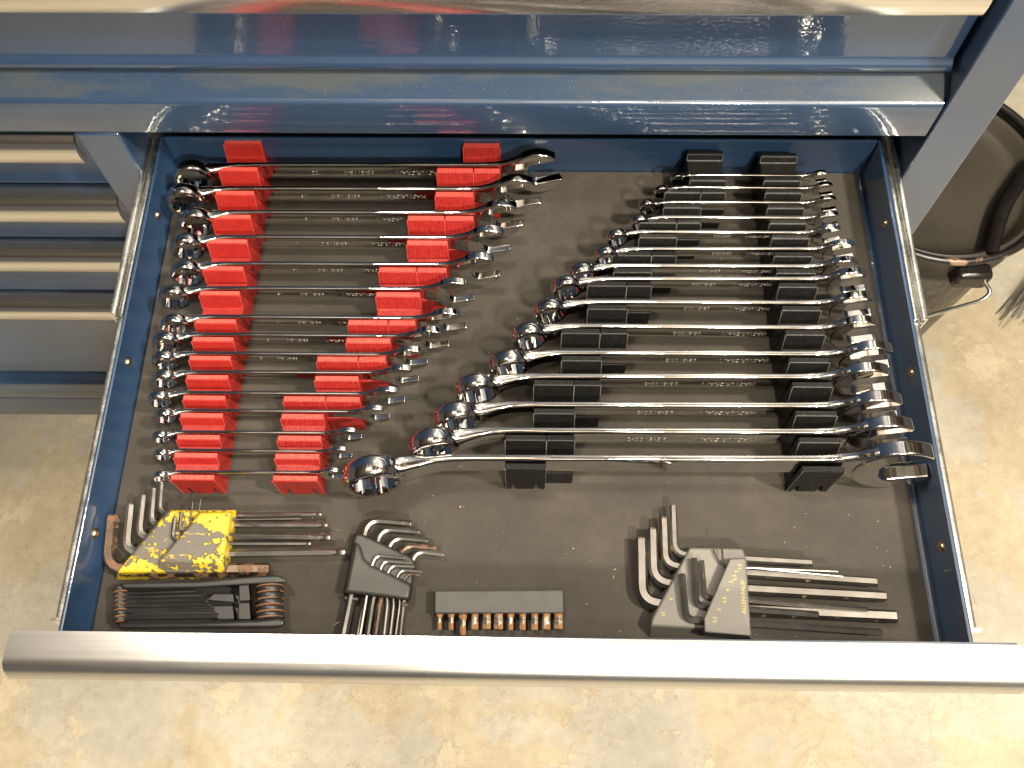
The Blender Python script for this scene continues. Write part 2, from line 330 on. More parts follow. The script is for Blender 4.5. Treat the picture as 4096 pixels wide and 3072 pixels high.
# ------------------------------------------------------------------ sizes and places, in metres
D = {
 'wrenches': {"L": [[-0.2704, 0.0294, -0.0225, 0.0375], [-0.2723, 0.0127, -0.0445, 0.037], [-0.2591, -0.0002, -0.0663, 0.0366], [-0.2628, -0.0096, -0.0881, 0.0361], [-0.2586, -0.0168, -0.1115, 0.0356], [-0.2643, -0.0353, -0.1324, 0.0352], [-0.2591, -0.0402, -0.1555, 0.0347], [-0.2626, -0.0523, -0.17, 0.0342], [-0.2609, -0.0666, -0.1848, 0.0338], [-0.2577, -0.0724, -0.1997, 0.0333], [-0.2586, -0.0813, -0.2154, 0.0329], [-0.2517, -0.0908, -0.2286, 0.0324], [-0.2513, -0.1089, -0.2447, 0.0319], [-0.2478, -0.1143, -0.2578, 0.0315], [-0.2455, -0.1184, -0.2734, 0.031]], "R": [[0.1183, 0.2385, -0.0288, 0.0355], [0.1047, 0.2415, -0.0401, 0.0355], [0.0926, 0.2425, -0.054, 0.0355], [0.0859, 0.2417, -0.0685, 0.0366], [0.0668, 0.2411, -0.0823, 0.0376], [0.057, 0.2488, -0.0984, 0.0387], [0.0378, 0.249, -0.1133, 0.0397], [0.0248, 0.2528, -0.1255, 0.0408], [0.0119, 0.2541, -0.1452, 0.0419], [-0.0041, 0.2545, -0.1653, 0.0429], [-0.0194, 0.26, -0.1872, 0.044], [-0.0425, 0.2551, -0.2058, 0.044], [-0.0566, 0.2605, -0.227, 0.044], [-0.0729, 0.2649, -0.2463, 0.044], [-0.1157, 0.2741, -0.2663, 0.044]]},
 'racks': {"red_straight": [[-0.0033, 0.0365, -0.2364, -0.2052], [-0.0287, 0.0365, -0.2354, -0.2009], [-0.0507, 0.036, -0.2344, -0.2021], [-0.0725, 0.0356, -0.235, -0.202], [-0.0943, 0.0351, -0.2347, -0.2021], [-0.1177, 0.0346, -0.2349, -0.2023], [-0.1386, 0.0342, -0.2353, -0.2021], [-0.1617, 0.0337, -0.2334, -0.2012], [-0.1762, 0.0332, -0.232, -0.2003], [-0.191, 0.0328, -0.232, -0.2005], [-0.2059, 0.0323, -0.2319, -0.201], [-0.2216, 0.0319, -0.2324, -0.2007], [-0.2348, 0.0314, -0.2325, -0.2011], [-0.2509, 0.0309, -0.2323, -0.2009], [-0.264, 0.0305, -0.2323, -0.2011], [-0.2796, 0.03, -0.2325, -0.2012]], "red_stepped": [[-0.0049, 0.0365, -0.0439, -0.0147], [-0.0287, 0.0365, -0.0637, -0.0352, -0.0144], [-0.0507, 0.036, -0.0639, -0.0343], [-0.0725, 0.0356, -0.084, -0.0558, -0.0337], [-0.0943, 0.0351, -0.0835, -0.0525], [-0.1177, 0.0346, -0.1029, -0.0747, -0.0524], [-0.1386, 0.0342, -0.1036, -0.0709], [-0.1617, 0.0337, -0.1223, -0.0931, -0.0732], [-0.1762, 0.0332, -0.1225, -0.0906], [-0.191, 0.0328, -0.1422, -0.1128, -0.093], [-0.2059, 0.0323, -0.1423, -0.1112], [-0.2216, 0.0319, -0.1629, -0.1333, -0.1091], [-0.2348, 0.0314, -0.1632, -0.1332], [-0.2509, 0.0309, -0.164, -0.1336], [-0.264, 0.0305, -0.1643, -0.1338], [-0.2796, 0.03, -0.1641, -0.1335]], "black_stepped": [[-0.0094, 0.0345, 0.133, 0.1606], [-0.035, 0.0345, 0.1329, 0.161], [-0.0463, 0.0345, 0.1129, 0.1407, 0.1598], [-0.0602, 0.0345, 0.1114, 0.1401], [-0.0747, 0.0356, 0.0918, 0.1202, 0.1386], [-0.0885, 0.0366, 0.0911, 0.1196], [-0.1046, 0.0377, 0.0704, 0.0996, 0.1179], [-0.1195, 0.0387, 0.0708, 0.0987], [-0.1317, 0.0398, 0.0514, 0.0798, 0.0981], [-0.1514, 0.0409, 0.051, 0.0796], [-0.1715, 0.0419, 0.032, 0.0593, 0.079], [-0.1934, 0.043, 0.0318, 0.0599], [-0.212, 0.043, 0.0124, 0.0402, 0.0588], [-0.2332, 0.043, 0.0125, 0.0406], [-0.2525, 0.043, -0.0067, 0.021, 0.0402], [-0.2725, 0.043, -0.0064, 0.0209]], "black_straight": [[-0.0113, 0.0345, 0.1908, 0.2183], [-0.035, 0.0345, 0.1911, 0.2191], [-0.0463, 0.0345, 0.1905, 0.2187], [-0.0602, 0.0345, 0.1912, 0.2188], [-0.0747, 0.0356, 0.1905, 0.2182], [-0.0885, 0.0366, 0.1895, 0.2182], [-0.1046, 0.0377, 0.1891, 0.2175], [-0.1195, 0.0387, 0.1889, 0.2174], [-0.1317, 0.0398, 0.1915, 0.2197], [-0.1514, 0.0409, 0.1915, 0.2196], [-0.1715, 0.0419, 0.1912, 0.219], [-0.1934, 0.043, 0.1908, 0.2182], [-0.212, 0.043, 0.1901, 0.218], [-0.2332, 0.043, 0.1903, 0.2182], [-0.2525, 0.043, 0.1886, 0.2176], [-0.2725, 0.043, 0.189, 0.2176]]},
 'yellow_deck': [[[-0.2363, -0.2963, 0.016], [-0.1903, -0.2956, 0.016], [-0.193, -0.3372, 0.016], [-0.264, -0.3388, 0.016]], [[-0.2436, -0.2914, 0.001], [-0.1936, -0.291, 0.001], [-0.194, -0.3402, 0.001], [-0.2714, -0.3417, 0.001]]],
 'yellow_block': [[[-0.2122, -0.2998, 0.023], [-0.1917, -0.2992, 0.023], [-0.1925, -0.3326, 0.023], [-0.235, -0.3331, 0.023]], [[-0.2176, -0.2965, 0.013], [-0.1911, -0.2956, 0.013], [-0.1925, -0.3386, 0.013], [-0.2393, -0.339, 0.013]]],
 'yellow_keys': [{"p": [[-0.2754, -0.299, 0.012], [-0.2731, -0.3359, 0.01], [-0.2284, -0.336, 0.009], [-0.1646, -0.3345, 0.008]], "r": 0.00455, "ball": False}, {"p": [[-0.2653, -0.2907, 0.011], [-0.263, -0.3235, 0.01], [-0.2303, -0.3246, 0.009], [-0.1135, -0.3217, 0.009]], "r": 0.00286, "ball": True}, {"p": [[-0.2578, -0.2841, 0.011], [-0.256, -0.3136, 0.01], [-0.2236, -0.313, 0.009], [-0.1246, -0.3118, 0.009]], "r": 0.00238, "ball": True}, {"p": [[-0.2513, -0.2789, 0.011], [-0.2493, -0.3045, 0.01], [-0.225, -0.3043, 0.009], [-0.1275, -0.3033, 0.009]], "r": 0.00199, "ball": True}, {"p": [[-0.2466, -0.274, 0.011], [-0.2448, -0.2964, 0.01], [-0.226, -0.2977, 0.009], [-0.1325, -0.2958, 0.009]], "r": 0.00165, "ball": True}, {"p": [[-0.2297, -0.3022, 0.02], [-0.2294, -0.3179, 0.0195], [-0.2193, -0.3198, 0.019], [-0.1374, -0.3171, 0.012]], "r": 0.00139, "ball": True}, {"p": [[-0.2259, -0.2985, 0.02], [-0.2257, -0.3127, 0.0195], [-0.2119, -0.3133, 0.019], [-0.1379, -0.313, 0.016]], "r": 0.00108, "ball": False}, {"p": [[-0.2194, -0.2912, 0.02], [-0.219, -0.3041, 0.0195], [-0.2083, -0.3036, 0.019], [-0.1459, -0.3005, 0.014]], "r": 0.00061, "ball": False}, {"p": [[-0.2141, -0.2893, 0.02], [-0.2143, -0.3001, 0.0195], [-0.207, -0.3003, 0.019], [-0.1727, -0.3071, 0.016]], "r": 0.00039, "ball": False}],
 'fold_bar_back': [[[-0.2581, -0.3473, 0.022], [-0.2061, -0.3457, 0.022], [-0.1697, -0.342, 0.022], [-0.1551, -0.3411, 0.022], [-0.1491, -0.3434, 0.022], [-0.1488, -0.3459, 0.022], [-0.1634, -0.3469, 0.022], [-0.2054, -0.3501, 0.022], [-0.255, -0.3513, 0.022]], [[-0.2672, -0.343, 0.001], [-0.2134, -0.3413, 0.001], [-0.1758, -0.3375, 0.001], [-0.1606, -0.3365, 0.001], [-0.1544, -0.339, 0.001], [-0.1541, -0.3415, 0.001], [-0.1692, -0.3425, 0.001], [-0.2127, -0.3459, 0.001], [-0.264, -0.3471, 0.001]]],
 'fold_bar_front': [[[-0.2555, -0.3729, 0.021], [-0.2025, -0.3717, 0.021], [-0.1641, -0.3697, 0.021], [-0.1514, -0.3682, 0.021], [-0.1463, -0.3705, 0.021], [-0.149, -0.3748, 0.021], [-0.1602, -0.3754, 0.021], [-0.2019, -0.3758, 0.021], [-0.254, -0.3768, 0.021]], [[-0.2641, -0.3696, 0.001], [-0.2093, -0.3683, 0.001], [-0.1697, -0.3663, 0.001], [-0.1565, -0.3647, 0.001], [-0.1513, -0.3671, 0.001], [-0.1541, -0.3716, 0.001], [-0.1656, -0.3722, 0.001], [-0.2087, -0.3726, 0.001], [-0.2625, -0.3736, 0.001]]],
 'fold_keys': [[[[-0.2584, -0.3525, 0.014], [-0.2104, -0.3505, 0.0145]], 0.00105], [[[-0.2579, -0.3552, 0.014], [-0.2061, -0.3532, 0.0145]], 0.00113], [[[-0.2574, -0.3579, 0.014], [-0.202, -0.3561, 0.0145]], 0.00129], [[[-0.2569, -0.3606, 0.014], [-0.1995, -0.3591, 0.0145]], 0.00137], [[[-0.2563, -0.3639, 0.014], [-0.1957, -0.3626, 0.0145]], 0.00153], [[[-0.2555, -0.3681, 0.014], [-0.1927, -0.3665, 0.0145]], 0.00194]],
 'fold_spacer': [[[-0.1979, -0.3525, 0.016], [-0.1844, -0.3524, 0.016], [-0.1832, -0.358, 0.016], [-0.2014, -0.357, 0.016]], [[-0.2029, -0.3496, 0.001], [-0.189, -0.3494, 0.001], [-0.1878, -0.3552, 0.001], [-0.2064, -0.3542, 0.001]]],
 'fold_spacer2': [[[-0.1979, -0.3604, 0.015], [-0.184, -0.3599, 0.015], [-0.182, -0.3688, 0.015], [-0.1926, -0.3692, 0.015]], [[-0.2025, -0.3579, 0.001], [-0.1884, -0.3573, 0.001], [-0.1863, -0.3665, 0.001], [-0.1971, -0.3668, 0.001]]],
 'fold_bridge': [[[-0.1806, -0.3474, 0.02], [-0.1738, -0.3465, 0.02], [-0.1717, -0.3575, 0.02], [-0.1789, -0.3582, 0.02]], [[-0.1864, -0.3435, 0.001], [-0.1794, -0.3426, 0.001], [-0.1772, -0.3539, 0.001], [-0.1847, -0.3546, 0.001]]],
 'fold_bridge2': [[[-0.1795, -0.3587, 0.0185], [-0.1722, -0.3584, 0.0185], [-0.1703, -0.3693, 0.0185], [-0.1785, -0.3696, 0.0185]], [[-0.1848, -0.3554, 0.001], [-0.1773, -0.3551, 0.001], [-0.1753, -0.3663, 0.001], [-0.1838, -0.3667, 0.001]]],
 'fold_coil': [[-0.162, -0.3441, 0.013], [-0.1616, -0.3478, 0.013], [-0.1611, -0.3519, 0.013], [-0.1606, -0.3564, 0.013], [-0.1601, -0.3604, 0.013], [-0.1596, -0.3645, 0.013], [-0.1592, -0.3682, 0.013]],
 'fold_pin': [[-0.261, -0.3481, 0.013], [-0.2602, -0.3522, 0.013], [-0.2597, -0.355, 0.013], [-0.2592, -0.3577, 0.013], [-0.2587, -0.3605, 0.013], [-0.2581, -0.3639, 0.013], [-0.2572, -0.3684, 0.013], [-0.2566, -0.3715, 0.013]],
 'fold_floor': [[[-0.2625, -0.3491, 0.006], [-0.1776, -0.3457, 0.006], [-0.174, -0.3672, 0.006], [-0.2596, -0.3696, 0.006]], [[-0.2647, -0.3481, 0.001], [-0.1791, -0.3447, 0.001], [-0.1755, -0.3663, 0.001], [-0.2617, -0.3688, 0.001]]],
 'grey_deck': [[[-0.1076, -0.3102, 0.012], [-0.1034, -0.3107, 0.012], [-0.0859, -0.3184, 0.012], [-0.0708, -0.3255, 0.012], [-0.0669, -0.3286, 0.012], [-0.0677, -0.3438, 0.012], [-0.0684, -0.3459, 0.012], [-0.11, -0.333, 0.012], [-0.1096, -0.3169, 0.012]], [[-0.111, -0.3067, 0.001], [-0.1049, -0.3071, 0.001], [-0.0872, -0.315, 0.001], [-0.0718, -0.3222, 0.001], [-0.0671, -0.3262, 0.001], [-0.0683, -0.3419, 0.001], [-0.0692, -0.3445, 0.001], [-0.1132, -0.3314, 0.001], [-0.1122, -0.3133, 0.001]]],
 'grey_block': [[[-0.1068, -0.3165, 0.0165], [-0.1032, -0.3197, 0.0165], [-0.1001, -0.3281, 0.0165], [-0.0952, -0.3322, 0.0165], [-0.0807, -0.3387, 0.0165], [-0.0671, -0.3452, 0.0165], [-0.0686, -0.3553, 0.0165], [-0.0821, -0.3539, 0.0165], [-0.0994, -0.352, 0.0165], [-0.1114, -0.3512, 0.0165], [-0.1091, -0.3341, 0.0165]], [[-0.1108, -0.3124, 0.001], [-0.106, -0.3159, 0.001], [-0.1027, -0.3245, 0.001], [-0.0977, -0.3287, 0.001], [-0.0829, -0.3353, 0.001], [-0.0677, -0.3415, 0.001], [-0.0691, -0.354, 0.001], [-0.0843, -0.3525, 0.001], [-0.102, -0.3506, 0.001], [-0.1155, -0.3498, 0.001], [-0.1133, -0.3306, 0.001]]],
 'grey_lip': [[[-0.1135, -0.3514, 0.009], [-0.1029, -0.3522, 0.009], [-0.1033, -0.3551, 0.009], [-0.1128, -0.3544, 0.009]], [[-0.115, -0.3498, 0.001], [-0.1043, -0.3507, 0.001], [-0.1047, -0.3536, 0.001], [-0.1144, -0.3529, 0.001]]],
 'grey_lip2': [[[-0.0756, -0.3548, 0.009], [-0.0696, -0.3555, 0.009], [-0.07, -0.359, 0.009], [-0.0746, -0.358, 0.009]], [[-0.0767, -0.3533, 0.001], [-0.0706, -0.354, 0.001], [-0.071, -0.3576, 0.001], [-0.0756, -0.3566, 0.001]]],
 'grey_keys': [{"p": [[-0.0707, -0.3016, 0.008], [-0.101, -0.2991, 0.008], [-0.1054, -0.3253, 0.008], [-0.1089, -0.3537, 0.008], [-0.113, -0.3875, 0.008]], "r": 0.00217, "ball": False}, {"p": [[-0.0646, -0.3074, 0.008], [-0.0916, -0.3055, 0.008], [-0.0953, -0.3252, 0.008], [-0.0993, -0.352, 0.008], [-0.1032, -0.3881, 0.008]], "r": 0.00182, "ball": False}, {"p": [[-0.059, -0.3134, 0.008], [-0.0831, -0.3115, 0.008], [-0.0883, -0.3285, 0.008], [-0.0936, -0.3527, 0.008], [-0.0963, -0.388, 0.008]], "r": 0.00165, "ball": False}, {"p": [[-0.053, -0.3185, 0.008], [-0.0747, -0.3168, 0.008], [-0.0813, -0.3335, 0.008], [-0.0887, -0.3535, 0.008], [-0.0909, -0.3856, 0.008]], "r": 0.00156, "ball": False}, {"p": [[-0.0474, -0.323, 0.008], [-0.0673, -0.3208, 0.008], [-0.0709, -0.3384, 0.008], [-0.0736, -0.3581, 0.007], [-0.0751, -0.382, 0.006]], "r": 0.00147, "ball": False}, {"p": [[-0.0729, -0.3272, 0.015], [-0.0924, -0.3256, 0.015], [-0.0954, -0.3335, 0.0145], [-0.0977, -0.3542, 0.011], [-0.1009, -0.3818, 0.008]], "r": 0.00113, "ball": False}, {"p": [[-0.0692, -0.3304, 0.015], [-0.0869, -0.3293, 0.015], [-0.0898, -0.3367, 0.0145], [-0.0833, -0.354, 0.011], [-0.0852, -0.3856, 0.008]], "r": 0.00104, "ball": False}, {"p": [[-0.0663, -0.3329, 0.015], [-0.0814, -0.3324, 0.015], [-0.0847, -0.3383, 0.0145], [-0.0791, -0.3548, 0.011], [-0.0812, -0.3847, 0.008]], "r": 0.00095, "ball": False}, {"p": [[-0.061, -0.3364, 0.015], [-0.0749, -0.3353, 0.015], [-0.0787, -0.3416, 0.0145], [-0.0751, -0.3552, 0.011], [-0.0774, -0.3808, 0.008]], "r": 0.00078, "ball": False}, {"p": [[-0.0611, -0.3391, 0.0145], [-0.0698, -0.3373, 0.0145], [-0.0737, -0.3431, 0.014], [-0.0731, -0.3562, 0.01], [-0.0743, -0.3776, 0.008]], "r": 0.00056, "ball": False}],
 'bit_block': [[[-0.0522, -0.3483, 0.012], [0.0326, -0.3469, 0.012], [0.0328, -0.3617, 0.012], [-0.0517, -0.3629, 0.012]], [[-0.0538, -0.3466, 0.001], [0.0336, -0.3452, 0.001], [0.034, -0.3609, 0.001], [-0.0533, -0.3623, 0.001]]],
 'bits': [[[[-0.049, -0.3619, 0.0065], [-0.0485, -0.3727, 0.0065]], 0.00121], [[[-0.0413, -0.3618, 0.0065], [-0.0409, -0.3727, 0.0065]], 0.00177], [[[-0.0335, -0.3618, 0.0065], [-0.033, -0.3762, 0.0065]], 0.0021], [[[-0.0257, -0.3617, 0.0065], [-0.0254, -0.3725, 0.0065]], 0.00262], [[[-0.0177, -0.3616, 0.0065], [-0.0175, -0.3721, 0.0065]], 0.00306], [[[-0.0099, -0.3615, 0.0065], [-0.0097, -0.3721, 0.0065]], 0.00339], [[[-0.002, -0.3614, 0.0065], [-0.0018, -0.3725, 0.0065]], 0.00194], [[[0.006, -0.3613, 0.0065], [0.0061, -0.3723, 0.0065]], 0.00226], [[[0.0139, -0.3612, 0.0065], [0.014, -0.3723, 0.0065]], 0.0025], [[[0.0216, -0.3612, 0.0065], [0.0216, -0.3719, 0.0065]], 0.0029], [[[0.0296, -0.3611, 0.0065], [0.0296, -0.3715, 0.0065]], 0.00323]],
 'allen_deck': [[[0.1179, -0.318, 0.014], [0.1526, -0.3185, 0.014], [0.1553, -0.3266, 0.014], [0.1233, -0.3711, 0.014], [0.0891, -0.3696, 0.014], [0.091, -0.364, 0.014]], [[0.1187, -0.3144, 0.001], [0.1568, -0.3146, 0.001], [0.1594, -0.3255, 0.001], [0.124, -0.3737, 0.001], [0.0889, -0.3751, 0.001], [0.0897, -0.3617, 0.001]]],
 'allen_block': [[[0.142, -0.3274, 0.0235], [0.1523, -0.3271, 0.0235], [0.1512, -0.3769, 0.0235], [0.1219, -0.375, 0.0235], [0.1222, -0.3662, 0.0235]], [[0.1458, -0.3216, 0.001], [0.1584, -0.3211, 0.001], [0.1569, -0.3767, 0.001], [0.124, -0.3737, 0.001], [0.125, -0.3623, 0.001]]],
 'allen_keys': [{"p": [[0.0857, -0.311, 0.011], [0.0848, -0.3526, 0.009], [0.1056, -0.3561, 0.008], [0.252, -0.361, 0.007]], "r": 0.00437, "ball": False}, {"p": [[0.0939, -0.3043, 0.011], [0.0932, -0.3399, 0.009], [0.1161, -0.3424, 0.008], [0.2468, -0.3483, 0.008]], "r": 0.00375, "ball": False}, {"p": [[0.1019, -0.2965, 0.011], [0.1016, -0.328, 0.009], [0.1169, -0.3311, 0.008], [0.2422, -0.3386, 0.008]], "r": 0.00323, "ball": False}, {"p": [[0.1088, -0.2878, 0.011], [0.1081, -0.3212, 0.01], [0.1269, -0.323, 0.01], [0.2001, -0.3264, 0.009]], "r": 0.0025, "ball": False}, {"p": [[0.1106, -0.3368, 0.019], [0.1117, -0.3661, 0.017], [0.1247, -0.3663, 0.016], [0.2392, -0.3715, 0.01]], "r": 0.0025, "ball": False}, {"p": [[0.1192, -0.3264, 0.019], [0.119, -0.3567, 0.017], [0.1292, -0.3573, 0.016], [0.1987, -0.3612, 0.013]], "r": 0.00229, "ball": False}, {"p": [[0.1242, -0.3278, 0.019], [0.1248, -0.3511, 0.017], [0.1315, -0.3516, 0.016], [0.2308, -0.3579, 0.014]], "r": 0.00177, "ball": False}, {"p": [[0.138, -0.3171, 0.019], [0.1384, -0.3308, 0.0185], [0.1423, -0.3316, 0.018], [0.215, -0.3329, 0.014]], "r": 0.00073, "ball": False}, {"p": [[0.133, -0.3194, 0.016], [0.1352, -0.3274, 0.0165], [0.1409, -0.3302, 0.016], [0.2172, -0.3367, 0.016]], "r": 0.00052, "ball": False}],
 'brand_text': [[0.1482, -0.3621, 0.0238], [0.149, -0.3429, 0.0238]],
 'num_text': [["1.5", [0.1479, -0.3328, 0.0238]], ["2", [0.1458, -0.3359, 0.0238]], ["2.5", [0.144, -0.3399, 0.0238]], ["3", [0.1415, -0.3428, 0.0238]], ["4", [0.1389, -0.3481, 0.0238]], ["4.5", [0.1364, -0.3545, 0.0238]], ["5", [0.1322, -0.3606, 0.0238]], ["5.5", [0.1291, -0.367, 0.0238]]],
 'deck_text': [["10", [0.0978, -0.3623, 0.0143]], ["9", [0.1037, -0.3525, 0.0143]]],
 'rivets': [[-1, -0.0596, 0.0212], [-1, -0.1872, 0.0217], [-1, -0.314, 0.0205], [1, -0.0662, 0.0248], [1, -0.1921, 0.0245], [1, -0.3177, 0.0233]],
}

# ------------------------------------------------------------------ floor
FZ = -0.60
bm = bmesh.new(); v = [bm.verts.new(p) for p in ((-4, -3, FZ), (4, -3, FZ), (4, 4, FZ), (-4, 4, FZ))]; bm.faces.new(v)
tag(link('floor', bm, M['concrete'], smooth=0), kind='structure')

bm = bmesh.new(); box(bm, -4, 4, -4, 4, 2.15, 2.20)
for k in range(-9, 10): box(bm, k * 0.41 - 0.022, k * 0.41 + 0.022, -4, 4, 1.94, 2.149)
for f in bm.faces:
    if f.calc_center_median().z < 2.1499: f.material_index = 1
tag(link('ceiling', bm, M['ceiling'], smooth=0, mats=[M['ceiling'], M['joist']]), kind='structure')

# ------------------------------------------------------------------ the tool cabinet behind the drawer
cab = thing('tool_cabinet', 'blue steel tool cabinet with aluminium handles standing behind the open drawer', 'tool cabinet', (0, 0.2, FZ))
def part(name, bm, m, **k):
    o = link(name, bm, m, cab, loc=(0, -0.2, -FZ), **k); return o
BL = M['blue']; XL = -0.95; PY = -0.028            # PY: plane of the pillar faces
bm = bmesh.new(); box(bm, 0.2993, 0.3378, PY, 0.42, -0.49, 0.62); part('pillar', bm, BL, bevel=0.0015)
bm = bmesh.new(); box(bm, -0.3284, -0.2957, PY, 0.42, -0.49, 0.0790); part('pillar', bm, BL, bevel=0.0015)
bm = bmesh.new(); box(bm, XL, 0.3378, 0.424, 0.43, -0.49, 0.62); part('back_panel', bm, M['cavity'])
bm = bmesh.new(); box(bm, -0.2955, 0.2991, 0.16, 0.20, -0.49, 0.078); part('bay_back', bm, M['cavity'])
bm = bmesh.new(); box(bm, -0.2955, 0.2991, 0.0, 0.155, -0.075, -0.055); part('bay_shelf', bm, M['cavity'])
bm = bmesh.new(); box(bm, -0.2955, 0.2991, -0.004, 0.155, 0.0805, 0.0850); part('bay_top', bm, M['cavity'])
# the drawer front over the open bay: upright face, ledge sloping back from its top edge
bm = bmesh.new(); prism_x(bm, [(PY + 0.002, 0.0798), (PY + 0.0005, 0.0806), (PY, 0.0825), (PY, 0.1110), (PY + 0.0004, 0.1128), (PY + 0.0016, 0.1141), (PY + 0.0030, 0.1146), (PY + 0.0030, 0.0900)], XL, 0.2970)
part('drawer_front', bm, BL, smooth=40)
bm = bmesh.new(); prism_x(bm, [(PY + 0.0031, 0.1145), (-0.0080, 0.1238), (-0.0080, 0.1180), (PY + 0.0031, 0.1100)], XL, 0.2970)
part('ledge', bm, M['dusty'])
# upper drawer front with rolled lower edge, and its handle
bm = bmesh.new()
prism_x(bm, [(-0.0010, 0.1255), (-0.0075, 0.1262), (-0.0120, 0.1288), (-0.0136, 0.1325), (-0.0120, 0.1365), (-0.0096, 0.1385), (-0.0090, 0.1410), (-0.0090, 0.2170), (0.006, 0.2170), (0.006, 0.1262)], XL, 0.2965); part('drawer_front', bm, BL, smooth=50)
def handle_profile(y, z, d, h):       # front of the rail at y, top at z
    return [(y + d, z), (y + 0.0090, z), (y + 0.0052, z - 0.0014), (y + 0.0019, z - 0.0052), (y + 0.0003, z - 0.0104), (y, z - 0.0165), (y + 0.0010, z - h + 0.003), (y + 0.0024, z - h), (y + 0.0042, z - h + 0.0005), (y + 0.003, z - 0.015), (y + 0.0066, z - 0.0056), (y + 0.0100, z - 0.0021), (y + d, z - 0.0021)]
bm = bmesh.new(); prism_x(bm, handle_profile(-0.0252, 0.2158, 0.0160, 0.0259), XL, 0.2896); part('handle', bm, M['alu_smooth'], smooth=50)
bm = bmesh.new(); box(bm, XL, 0.2965, -0.009, 0.006, 0.2175, 0.60); part('drawer_front', bm, BL)
# left stack of closed drawers
tops = [0.0761, -0.0048, -0.0861, -0.1824]
for k, zt in enumerate(tops):
    zb = (tops[k + 1] + 0.0028) if k < 3 else -0.3771
    bm = bmesh.new(); prism_x(bm, [(-0.0115, zt - 0.003), (-0.0115, zb + 0.0056), (-0.0139, zb + 0.0033), (-0.0139, zb + 0.0014), (-0.010, zb), (0.02, zb), (0.02, zt - 0.003)], XL, -0.3309)
    f = part('drawer_front', bm, BL, smooth=50)
    bm = bmesh.new(); prism_x(bm, handle_profile(-0.0353, zt, 0.0237, 0.0259), XL, -0.3309)
    h = link('handle', bm, M['alu_smooth'], f, smooth=50)
bm = bmesh.new(); prism_x(bm, [(-0.0242, -0.3799), (PY, -0.3832), (PY, -0.4228), (-0.0224, -0.4260), (0.02, -0.4260), (0.02, -0.3799)], XL, -0.3309); part('bottom_rail', bm, BL, smooth=50)
bm = bmesh.new(); prism_x(bm, [(-0.0261, -0.4270), (PY, -0.4294), (PY, -0.4783), (-0.0242, -0.4811), (0.028, -0.4811), (0.028, -0.4270)], XL, -0.3309); part('skirt', bm, BL, smooth=50)
# drawers under the open one
for z0, z1 in ((-0.16, -0.08), (-0.30, -0.165), (-0.478, -0.305)):
    bm = bmesh.new(); box(bm, -0.2950, 0.2985, -0.0115, 0.02, z0, z1); part('drawer_front', bm, BL, bevel=0.002)
for x in (-0.85, 0.28):
    bm = bmesh.new()
    lathe(bm, [(0.0, -0.018), (0.042, -0.018), (0.047, -0.010), (0.047, 0.010), (0.042, 0.018), (0.0, 0.018)], 24)
    for v in bm.verts: v.co = Vector((v.co.z + x, v.co.x + 0.15, v.co.y + FZ + 0.047))
    part('caster', bm, M['black_plastic'])
    bm = bmesh.new(); box(bm, x - 0.03, x + 0.03, 0.12, 0.18, FZ + 0.095, -0.4905); part('caster_fork', bm, M['zinc'])

# ------------------------------------------------------------------ the open drawer
H = 0.0380; WO = 0.285; WI = 0.2820; YF = -0.3862
dr = thing('open_drawer', 'blue steel drawer pulled open on its slides, filled with wrenches and hex keys', 'drawer', (0, -0.19, -0.004))
def dpart(name, bm, m, **k): return link(name, bm, m, dr, loc=(0, 0.19, 0.004), **k)
for s in (-1, 1):
    prof = [(WO, -0.003), (WO, H - 0.0012), (WO - 0.0006, H - 0.0003), (WO - 0.0016, H), (WO - 0.0028, H - 0.0004), (WI, H - 0.0016), (WI, 0.0075), (WI - 0.0009, 0.0065), (WI - 0.0009, -0.003)]
    bm = bmesh.new(); prism_y(bm, [(s * x, z) for x, z in prof], YF, 0.0025)
    wl = dpart('side_wall', bm, BL, smooth=50)
    for sd, y, z in D['rivets']:
        if sd == s:
            bm = bmesh.new(); vs = lathe(bm, [(0.0, 0.0022), (0.0012, 0.0021), (0.0021, 0.0015), (0.0027, 0.0006), (0.0029, 0.0), (0.0040, 0.0), (0.0040, -0.0004)], 16)
            for v in bm.verts: v.co = Vector((s * (WI - 0.0003 - v.co.z), y + v.co.x, z + v.co.y))
            link('rivet', bm, M['brass'], wl, smooth=60)
bm = bmesh.new(); prism_x(bm, [(0.0028, -0.003), (0.0028, H + 0.0008), (0.0020, H + 0.0016), (0.0010, H + 0.0018), (0.0002, H + 0.0014), (0.0, H + 0.0004), (0.0, -0.003)], -WI + 0.0012, WI - 0.0012); dpart('back_wall', bm, BL, smooth=50)
bm = bmesh.new(); box(bm, -WI + 0.0014, WI - 0.0014, YF + 0.0005, -0.0002, -0.004, -0.0018); dpart('drawer_bottom', bm, BL)
bm = bmesh.new(); box(bm, -0.2945, 0.2945, YF - 0.0034, YF - 0.0003, -0.030, 0.0700); dpart('drawer_face', bm, BL)
# handle: flat top, rolled front. It sits a hair crooked on the drawer.
bm = bmesh.new()
hp = [(-0.3863, 0.0738), (-0.4020, 0.0749), (-0.4054, 0.0745), (-0.4086, 0.0719), (-0.4111, 0.0672), (-0.4122, 0.0616), (-0.4117, 0.0566), (-0.4100, 0.0542), (-0.4085, 0.0552), (-0.4098, 0.0618), (-0.4088, 0.0664), (-0.4066, 0.0702), (-0.4040, 0.0722), (-0.3863, 0.0714)]
prism_x(bm, hp, -0.2950, 0.2950)
for v in bm.verts: v.co.y -= 0.0012 + 0.0032 * v.co.x; v.co.z += 0.0006
dpart('handle', bm, M['alu'], smooth=50)
